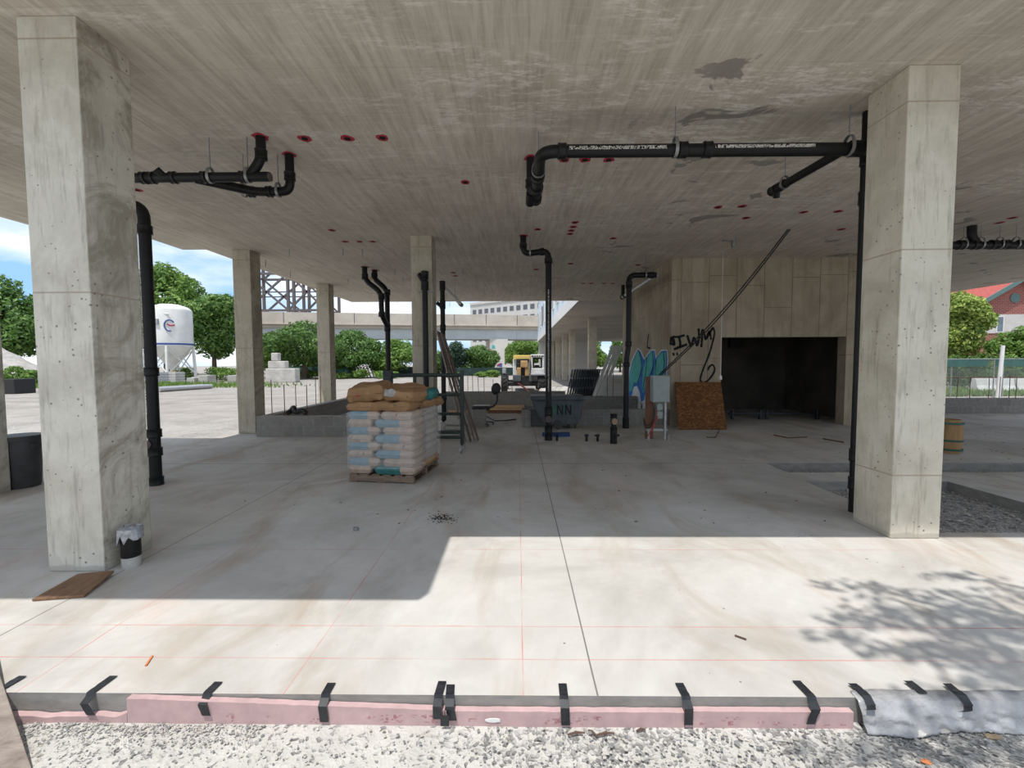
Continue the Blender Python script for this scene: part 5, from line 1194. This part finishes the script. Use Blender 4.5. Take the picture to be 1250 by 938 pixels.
# gravel heap and black crate at far left
b = at(-5, 472, 33); b.z = GZ; m_ = MB(); n = 30; vs = []
for j_ in range(13):
    r = 1-j_/12
    for k in range(n):
        th = 2*math.pi*k/n; p = V((math.cos(th)*r*5.0, math.sin(th)*r*3.2, 0)); z_ = 3.1*(1-r)**1.0; q = mnoise.noise(p*1.2+V((0, 0, z_)))*.3*(r > .02) if j_ else 0; vs.append(b+p*(1+.1*q)+V((0, 0, z_+q*.5)))
m_.add(vs, [(j_*n+k, j_*n+(k+1) % n, (j_+1)*n+(k+1) % n, (j_+1)*n+k) for j_ in range(12) for k in range(n)]); tag(m_.build('gravel_heap', 'pile', smooth=True), 'grey gravel heap in the lot at the far left', 'gravel heap', kind='stuff')
a, c = at(5, 484, 22), at(17, 463, 22); tag(MB().box((a.x, 22, GZ), (c.x, 23, c.z)).build('black_crate', 'black_plastic', bevel=.03), 'black crate in the lot at the far left', 'crate')
b = at(2, 470, 60); tag(MB().tube([(b.x, 60, GZ), (b.x, 60, 26)], .16, 10).build('utility_pole', 'pole_blue', smooth=True), 'tall blue grey pole rising at the left edge of the photo', 'pole')
# rubble blocks and barriers
def rough(lo, hi, label, sd):
    m_ = MB(); m_.box(lo, hi); o = m_.build('concrete_barrier', 'rubble', bevel=.06); return tag(o, label, 'concrete block')
Yq = 34; q = lambda x, y: at(x, y, Yq)
a, c = q(324, 466), q(360, 450); rough((a.x, Yq, GZ), (c.x, Yq+.8, c.z), 'long low pale concrete block in the lot right of the corner column', 1)
a2, c2 = q(326, 449.5), q(347, 441); rough((a2.x, Yq+.1, c.z), (c2.x, Yq+.7, c2.z), 'middle pale concrete block on the stack in the lot', 2)
a3, c3 = q(330, 441), q(338, 431); rough((a3.x, Yq+.1, c2.z), (c3.x, Yq+.6, c3.z), 'topmost small pale concrete block of the stack in the lot', 3)
# green screened fence beyond the lot
def panels(x0, x1, y0, y1, Yf, label, mat='screen_green', H_=None, post=3.0):
    a = at(x0, y1, Yf); c = at(x1, y1, Yf); root = thing('screen_fence', V((a.x, Yf, GZ)), label, 'fence'); zt_ = H_ or at((x0+x1)/2, y0, Yf).z
    n = max(1, round((c.x-a.x)/post))
    for i in range(n+1): MB().tube([(a.x+(c.x-a.x)*i/n, Yf, GZ), (a.x+(c.x-a.x)*i/n, Yf, zt_+.05)], .03, 8).build('post', 'wire_grey', root, smooth=True)
    nx = n*10; vs = []
    for i in range(nx+1):
        x = a.x+(c.x-a.x)*i/nx; y = Yf-.04-.05*abs(math.sin(i*.9)); vs += [V((x, y, GZ+.05)), V((x, y, zt_))]
    m_ = MB(); m_.add(vs, [(2*i, 2*i+2, 2*i+3, 2*i+1) for i in range(nx)]); o = m_.build('screen', mat, root); o.modifiers.new('t', 'SOLIDIFY').thickness = .01
    return root
panels(355, 432, 447, 463, 46, 'green screened fence behind the lot between the slim columns')
panels(458, 532, 448, 463, 47, 'green screened fence behind the bag pallet', 'screen_dark')
panels(548, 636, 449, 463, 48, 'dark screened fence below the viaduct pier', 'screen_dark')
root = thing('fence_panels', at(435, 464, 44), 'grey fence panels leaning in a row before the green fence', 'fence'); root.location.z = GZ
for k in range(6):
    a = at(434+k*4, 464, 44); MB().bar((a.x+.25, 44, GZ), (a.x-.25, 44.3, 1.0), .12, .04).build('panel', 'wire_grey', root)
# viaduct
YA_, YB_ = 56.0, 65.0; A, B = at(250, 398, YA_), at(720, 400, YB_); dirv = V((B.x-A.x, B.y-A.y, 0)).normalized(); per = V((-dirv.y, dirv.x, 0))
root = thing('viaduct', (A.x, A.y, GZ), 'long concrete railway viaduct with steel girders beyond the trees', 'viaduct')
zt_, zm_, zb_, zl_ = at(330, 381, 57.5).z, at(330, 395, 57.5).z, at(330, 400, 57.5).z, at(330, 412.5, 57.5).z
A0 = V((A.x, A.y, 0))-dirv*40; B0 = V((B.x, B.y, 0))+dirv*45
def vbar(off, z0, z1, w_, name, mat):
    m_ = MB(); m_.prism([A0+per*off+V((0, 0, z0)), B0+per*off+V((0, 0, z0)), B0+per*off+V((0, 0, z1)), A0+per*off+V((0, 0, z1))], per*w_); m_.build(name, mat, root)
vbar(0, zm_, zt_, .3, 'parapet', 'viaduct_concrete'); vbar(-.25, zm_-.12, zm_+.02, 6.5, 'coping', 'viaduct_concrete'); vbar(.15, zb_, zm_-.12, 6.0, 'deck', 'viaduct_concrete'); vbar(.5, zl_, zb_, .4, 'girder', 'girder_grey'); vbar(.35, zl_-.05, zl_+.05, .7, 'girder_flange', 'girder_grey'); vbar(5.2, zl_, zb_, .4, 'girder', 'girder_grey'); vbar(6.0, zm_, zt_, .3, 'parapet', 'viaduct_concrete')
Lv = (B0-A0).length
for k in range(int(Lv/4.5)):
    p = A0+dirv*(k*4.5)+per*.42; m_ = MB(); m_.prism([p+V((0, 0, zl_)), p+dirv*.12+V((0, 0, zl_)), p+dirv*.12+V((0, 0, zb_)), p+V((0, 0, zb_))], per*.08); m_.build('stiffener', 'girder_grey', root)
    m_ = MB(); p = p-per*.45; m_.prism([p+V((0, 0, zm_)), p+dirv*.07+V((0, 0, zm_)), p+dirv*.07+V((0, 0, zt_)), p+V((0, 0, zt_))], per*.02); m_.build('parapet_joint', 'lattice', root)
pp = at(608, 430, 62.8); m_ = MB(); zc = zl_-.05; x0, x1 = at(599.5, 440, pp.y).x, at(616, 440, pp.y).x
pr = [V((x0, pp.y, GZ)), V((x1, pp.y, GZ)), V((x1, pp.y, at(608, 427, pp.y).z)), V((at(620, 427, pp.y).x, pp.y, at(608, 421, pp.y).z)), V((at(620, 414, pp.y).x, pp.y, zc)), V((at(598, 414, pp.y).x, pp.y, zc)), V((at(598, 414, pp.y).x, pp.y, at(608, 427, pp.y).z)), V((x0, pp.y, at(608, 427, pp.y).z))]
m_.prism(pr, per*6); pi = m_.build('pier', 'pier_concrete', root)
m_ = MB(); m_.prism([at(598.3, y, pp.y)+V((0, -.05, 0)) for y in ()] or [V((x0+.1, pp.y-.03, at(608, 425.5, pp.y).z)), V((x0+.6, pp.y-.03, at(608, 425.5, pp.y).z)), V((x0+.55, pp.y-.03, at(608, 422, pp.y).z)), V((x0+.15, pp.y-.03, at(608, 421, pp.y).z))], (0, .02, 0)); m_.build('graffiti_patch', 'teal_paint', root)
m_ = MB(); f1 = lambda x, y: V((at(x, y, pp.y).x, pp.y-.03, at(x, y, pp.y).z))
m_.prism([f1(606, 447.5), f1(609.5, 447.5), f1(613, 445.5), f1(613, 443.5), f1(609, 444.5)], (0, .02, 0)); m_.prism([f1(609, 448), f1(613, 448), f1(613, 446), f1(610, 447)], (0, .02, 0)); m_.build('graffiti_patch', 'silo_blue', root)
m_ = MB(); m_.prism([f1(606, 446), f1(609, 444), f1(612, 443), f1(608.5, 446.5)], (0, -.02, 0)); m_.build('graffiti_patch', 'letter_red', root)
# lattice tower behind the viaduct
Yt = 82; g = lambda x, y: at(x, y, Yt); root = thing('lattice_tower', (g(352, 442).x, Yt, GZ), 'dark steel lattice tower rising behind the viaduct', 'tower')
zl = g(352, 379).z; zu = g(352, 334).z; zw = zu+(zu-zl)
xs_ = [g(x, 370).x for x in (300, 326, 352, 376, 398)]; dp = 6.0
for yy in (Yt, Yt+dp):
    for x in (xs_[0], xs_[2], xs_[2]+1.1, xs_[4]): MB().bar((x, yy, GZ), (x, yy, zw), .45).build('leg', 'lattice', root)
    for zq in (zl, zu, zw): MB().bar((xs_[0], yy, zq), (xs_[4], yy, zq), .4).build('chord', 'lattice', root)
    for a, b_ in ((0, 2), (2, 4)):
        for z0, z1 in ((zl, zu), (zu, zw)):
            MB().bar((xs_[a], yy, z0), (xs_[b_], yy, z1), .32).build('diagonal', 'lattice', root); MB().bar((xs_[b_], yy, z0), (xs_[a], yy, z1), .32).build('diagonal', 'lattice', root)
            MB().bar((xs_[a], yy, (z0+z1)/2), (xs_[b_], yy, (z0+z1)/2), .2).build('chord', 'lattice', root)
for x in (xs_[0], xs_[2], xs_[4]):
    for zq in (zl, zu, zw): MB().bar((x, Yt, zq), (x, Yt+dp, zq), .32).build('tie', 'lattice', root)
# apartment block far behind
Yq = 150; P0, P1 = at(574, 372, Yq), at(700, 372, Yq-25); zt_ = at(574, 373, Yq).z
dv = V((P1.x-P0.x, P1.y-P0.y, 0)); Lb = dv.length; dv.normalize(); pn = V((-dv.y, dv.x, 0)); root = thing('apartment_block', (P0.x, P0.y, GZ), 'pale apartment block with rows of windows behind the viaduct', 'building')
base = V((P0.x, P0.y, 0)); m_ = MB(); m_.prism([base+V((0, 0, GZ)), base+dv*Lb+V((0, 0, GZ)), base+dv*Lb+V((0, 0, zt_)), base+V((0, 0, zt_))], pn*16); m_.build('wall', 'far_wall', root)
for fr_ in range(7):
    z_ = zt_-1.7-fr_*3.1
    for k in range(13):
        p = base+dv*(1.2+k*2.7)-pn*.06+V((0, 0, z_)); m_ = MB(); m_.prism([p, p+dv*1.6, p+dv*1.6+V((0, 0, -1.5)), p+V((0, 0, -1.5))], pn*.1)
        if fr_ < 5 and (1.2+k*2.7) < Lb-1.8: m_.build('window', 'far_glass', root)
m_ = MB(); m_.prism([base-pn*.3+V((0, 0, zt_)), base+dv*Lb-pn*.3+V((0, 0, zt_)), base+dv*Lb-pn*.3+V((0, 0, zt_+.8)), base-pn*.3+V((0, 0, zt_+.8))], pn*16.6); m_.build('cornice', 'far_wall', root)
# far wing of the same building
XW = 2.32; YF = 50; root = thing('building_wing', (XW, YB, 0), 'far wing of the building on columns with a pale blue wrapped facade', 'building')
MB().box((XW, YB+.005, HC), (14.6, YF, HC+.3)).build('soffit', 'soffit', root)
MB().box((XW+.02, YB+.3, HC+.3), (XW+.3, YF, 13)).build('facade', 'wing_wall', root); MB().box((XW-.03, YB+.02, HC+.0), (XW+.02, YF, HC+.55)).build('edge_beam', 'white_paint', root)
MB().box((XW+.02, YB+.3, HC+.3), (14, YB+.6, 13)).build('end_facade', 'wing_wall', root)
for fl_ in (0, 1, 2):
    for k in range(10):
        y0 = 18.5+k*3.1; z0 = HC+1.1+fl_*2.9
        f_ = MB().box((XW-.05, y0, z0), (XW+.05, y0+1.3, z0+1.75)).build('window_frame', 'window_brown' if k % 3 == 1 else 'machine_white', root); q = MB().box((XW-.065, y0+.12, z0+.12), (XW-.045, y0+1.18, z0+1.63)).build('pane', 'wing_glass'); q.parent = f_; q.location = -root.location-f_.location
MB().box((XW+.1, YF-.4, GZ), (8, YF, HC)).build('end_wall', 'far_wall', root)
# rubble beyond the wall
for k in range(9):
    p = at(668+k*3.4, 474-4*R.random(), 19+R.random()*3); stone(V((p.x, p.y, GZ)), .22+.16*R.random(), ORD[k]+' chunk from the left in the rubble beyond the tilt cart', 'rubble')
# telehandler
Y = 21.5; g = lambda x, y: at(x, y, Y); b = g(639, 480); b.z = GZ
root = thing('telehandler', b, 'yellow and white telehandler seen from the front in the lot', 'telehandler')
def gb(x0, y0, x1, y1, d0, d1, name, mat, bev=.03, par=None):
    a, c = g(x0, y1), g(x1, y0); o = MB().box((a.x, Y+d0, a.z), (c.x, Y+d1, c.z)).build(name, mat, root, bevel=bev)
    return o
for x0, x1, yo in ((611.5, 619, 0), (657.5, 666, 0), (612.5, 619, 2.9), (657.5, 665, 2.9)):
    a, c = g(x0, 480), g(x1, 458); r = .46
    o = MB().tube([(a.x, Y+r+yo, GZ+r), (a.x+.05, Y+r+yo, GZ+r), (c.x-.05, Y+r+yo, GZ+r), (c.x, Y+r+yo, GZ+r)], [r*.93, r, r, r*.93], 28).build('tyre', 'rubber', root, smooth=True)
    m_ = MB()
    for k in range(16):
        th = 2*math.pi*k/16; p = V((0, math.cos(th), math.sin(th)))*r
        for s_ in (0, 1):
            xa = a.x+.02 if s_ == 0 else (a.x+c.x)/2; xb = (a.x+c.x)/2 if s_ == 0 else c.x-.02; dl_ = .1
            m_.bar(V((xa, Y+r+yo, GZ+r))+V((0, math.cos(th+dl_*s_*2), math.sin(th+dl_*s_*2)))*r, V((xb, Y+r+yo, GZ+r))+V((0, math.cos(th+dl_*(1-s_)*2), math.sin(th+dl_*(1-s_)*2)))*r, .06, .05, up=p.normalized())
    q = m_.build('tread', 'rubber'); q.parent = o; q.location = -root.location-o.location
    h = MB().tube([(a.x-.01, Y+r+yo, GZ+r), (c.x+.01, Y+r+yo, GZ+r)], r*.5, 18).build('rim', 'machine_white', smooth=True); h.parent = o; h.location = -root.location-o.location
gb(619, 467, 658, 472, .3, .6, 'axle', 'black_plastic'); gb(619, 467, 658, 472, 3.1, 3.4, 'axle', 'black_plastic')
gb(627, 459, 650, 471, .2, 4.0, 'chassis', 'black_plastic'); gb(626, 438, 647.5, 463, .6, 3.6, 'cowl', 'machine_white'); gb(626.5, 433.5, 647.5, 439.5, .5, 3.7, 'roof_panel', 'yellow')
gb(635.5, 440.5, 644.5, 449, .1, 3.0, 'boom', 'tan_boom'); gb(630, 438, 646, 443, .35, .7, 'boom_head', 'black_plastic', .04); gb(630, 443, 635, 452, .3, .7, 'hydraulic_block', 'black_plastic'); gb(631, 449, 636, 459.5, .15, .5, 'fork_carriage', 'tan_boom'); gb(641, 449, 646, 459.5, .15, .5, 'fork_carriage', 'tan_boom'); gb(636, 449, 641, 460, .3, .6, 'hydraulic_block', 'black_plastic')
gb(626, 458, 636, 466, .1, .5, 'bumper', 'cart_plastic'); gb(646, 458, 650, 466, .1, .5, 'bumper', 'cart_plastic')
gb(648.5, 433, 651, 456, .7, 2.2, 'cab_pillar', 'machine_white'); gb(663, 433, 665.5, 456, .7, 2.2, 'cab_pillar', 'machine_white'); gb(648.5, 432.5, 665.5, 436.5, .7, 2.2, 'cab_roof', 'machine_white'); gb(648.5, 450, 665.5, 457, .65, 2.3, 'cab_base', 'machine_white')
gb(651, 436.5, 653, 450, .8, .9, 'door_frame', 'black_plastic', .01); gb(661, 436.5, 663, 450, .8, .9, 'door_frame', 'black_plastic', .01); gb(651, 436.5, 663, 438.5, .8, .9, 'door_frame', 'black_plastic', .01); gb(651, 448, 663, 450, .8, .9, 'door_frame', 'black_plastic', .01); gb(654, 446, 660, 450, 1.2, 1.8, 'seat', 'black_plastic', .05)
for k in range(5): gb(650+k*2.9, 434, 651.8+k*2.9, 435.5, .66, .70, 'roof_slot', 'black_plastic', .005)
gb(648, 456, 666, 459, .0, 1.2, 'fender', 'machine_grey', .08); gb(649, 457, 657, 466, .4, 2.4, 'side_tank', 'machine_grey', .05); gb(613, 450, 617.5, 456.5, 0.3, .6, 'head_lamp', 'machine_grey', .03); gb(614.8, 455, 615.8, 462, .4, .5, 'lamp_stalk', 'black_plastic', .01)
MB().tube([g(632, 468)+V((0, .05, 0)), g(640, 473)+V((0, -.2, 0)), g(649, 481)+V((0, -.6, 0))], .04, 10).build('red_hose', 'rust_red', root, smooth=True)
# right side: fence, barriers, grass, post, brick house
Yf = 18.6; a, c = at(1140, 484, Yf), at(1330, 484, Yf); zt_ = at(1200, 438.5, Yf).z
root = thing('chain_link_fence', (a.x, Yf, GZ), 'chain link fence with a green band on top at the right', 'fence')
m_ = MB(); m_.add([V((a.x, Yf, GZ+.05)), V((c.x, Yf, GZ+.05)), V((c.x, Yf, zt_)), V((a.x, Yf, zt_))], [(0, 1, 2, 3)]); m_.build('wire_mesh', 'chain_link', root)
xq = at(1208, 440, Yf).x
for x0, x1 in ((a.x, xq-.1), (xq+.25, c.x)):
    m_ = MB(); m_.box((x0, Yf-.03, at(1200, 447.5, Yf).z), (x1, Yf-.02, zt_-.02)); m_.build('green_band', 'screen_green', root)
MB().tube([(a.x, Yf, zt_), (c.x, Yf, zt_)], .02, 8).build('top_rail', 'wire_grey', root, smooth=True); MB().tube([(a.x, Yf, at(1200, 461, Yf).z), (c.x, Yf, at(1200, 461, Yf).z)], .015, 8).build('middle_rail', 'rust', root, smooth=True)
for x in (1161, 1213, 1224, 1262, 1310): X = at(x, 460, Yf).x; MB().tube([(X, Yf, GZ), (X, Yf, zt_)], .024, 8).build('post', 'wire_grey', root, smooth=True)
Yb = 22; 
for k, (x0, x1) in enumerate(((1188, 1212), (1214, 1235), (1237, 1262))):
    a, c = at(x0, 477, Yb), at(x1, 462, Yb); m_ = MB(); zt2 = c.z
    m_.prism([V((a.x, Yb-.3, GZ)), V((a.x, Yb+.3, GZ)), V((a.x, Yb+.16, GZ+.3)), V((a.x, Yb+.1, zt2)), V((a.x, Yb-.1, zt2)), V((a.x, Yb-.16, GZ+.3))], (c.x-a.x, 0, 0)); tag(m_.build('road_barrier', 'barrier', bevel=.02), ['left grey road barrier behind the right fence', 'middle road barrier behind the leaning white post', 'right road barrier at the edge of the photo'][k], 'barrier')
A = at(1218.5, 474, 17.9); B = at(1224.5, 422, 17.9); A.z = GZ; tag(MB().tube([A, B], [.075, .06], 12).build('leaning_post', 'white_paint', smooth=True), 'leaning white post in front of the right fence', 'post')
mb = MB(); rr = random.Random(5)
for _ in range(9000):
    x, y = rr.uniform(17, 31), rr.uniform(18.8, 24); h = .06+.16*rr.random()**1.5; a_ = rr.random()*6.28; d = V((math.cos(a_), math.sin(a_), 0))*.03; p = V((x, y, GZ)); mb.add([p-d, p+d, p+V((rr.gauss(0, .05), rr.gauss(0, .05), h))], [(0, 1, 2)])
for _ in range(5000):
    x, y = rr.gauss(-26, 4), rr.uniform(27, 31); h = .1+.3*rr.random()**1.5; a_ = rr.random()*6.28; d = V((math.cos(a_), math.sin(a_), 0))*.05; p = V((x, y, GZ)); mb.add([p-d, p+d, p+V((rr.gauss(0, .08), rr.gauss(0, .05), h))], [(0, 1, 2)])
tag(mb.build('grass', 'grass_blade', fix=False), 'rough green grass behind the right fence and by the gravel heap', 'grass', kind='stuff')
Yh = 46; g = lambda x, y: at(x, y, Yh)
root = thing('brick_house', (g(1240, 440).x, Yh, GZ), 'red brick house with a gable and grey siding band at the right edge', 'house')
xl, xr2 = g(1197, 400).x, g(1285, 400).x; xp = (xl+xr2)/2; ze = g(1200, 367).z; zp = g(1241, 341).z
m_ = MB(); m_.prism([V((xl, Yh, GZ)), V((xr2, Yh, GZ)), V((xr2, Yh, ze)), V((xp, Yh, zp)), V((xl, Yh, ze))], (0, 9, 0)); m_.build('gable_wall', 'brick', root)
m_ = MB(); m_.box((xl-.02, Yh-.06, g(1220, 407).z), (xr2+.02, Yh, g(1220, 384).z)); m_.build('siding_band', 'siding', root)
for s_, xe in ((-1, xl), (1, xr2)):
    MB().bar(V((xe, Yh-.62, ze+.02))-V((xp-xe, 0, zp-ze))*.17, V((xp, Yh-.62, zp+.06)), .10, .42).build('fascia', 'trim_green', root)
    d = V((xp-xe, 0, zp-ze)); e0 = V((xe, Yh-.6, ze))-d*.16; top = V((xp, Yh-.6, zp)); m_ = MB(); m_.prism([e0, top, top+V((0, 10, 0)), e0+V((0, 10, 0))], (0, 0, .16)); m_.build('roof_slope', 'roof_red', root)
a, c = g(1214.5, 406), g(1224.5, 386); f_ = MB().box((a.x, Yh-.12, a.z), (c.x, Yh-.05, c.z)).build('window_frame', 'machine_white', root); q = MB().box((a.x+.1, Yh-.14, a.z+.1), (c.x-.1, Yh-.115, c.z-.1)).build('pane', 'wing_glass'); q.parent = f_; q.location = -root.location-f_.location
p = g(1238.5, 364); MB().tube([(p.x, Yh-.08, p.z), (p.x, Yh+.02, p.z)], .48, 24).build('round_vent', 'trim_green', root, smooth=True)
x0 = g(1120, 400).x; zr = g(1180, 352).z; zq = g(1180, 366).z
MB().box((x0, Yh+2, GZ), (xl, Yh+9, zq)).build('side_wall', 'brick', root); m_ = MB(); m_.prism([V((x0-.5, Yh+1.2, zq-.1)), V((xl+3, Yh+1.2, zq-.1)), V((xl+3, Yh+5.5, zr+.6)), V((x0-.5, Yh+5.5, zr+.6))], (0, 0, .2)); m_.build('roof_slope', 'roof_red', root)
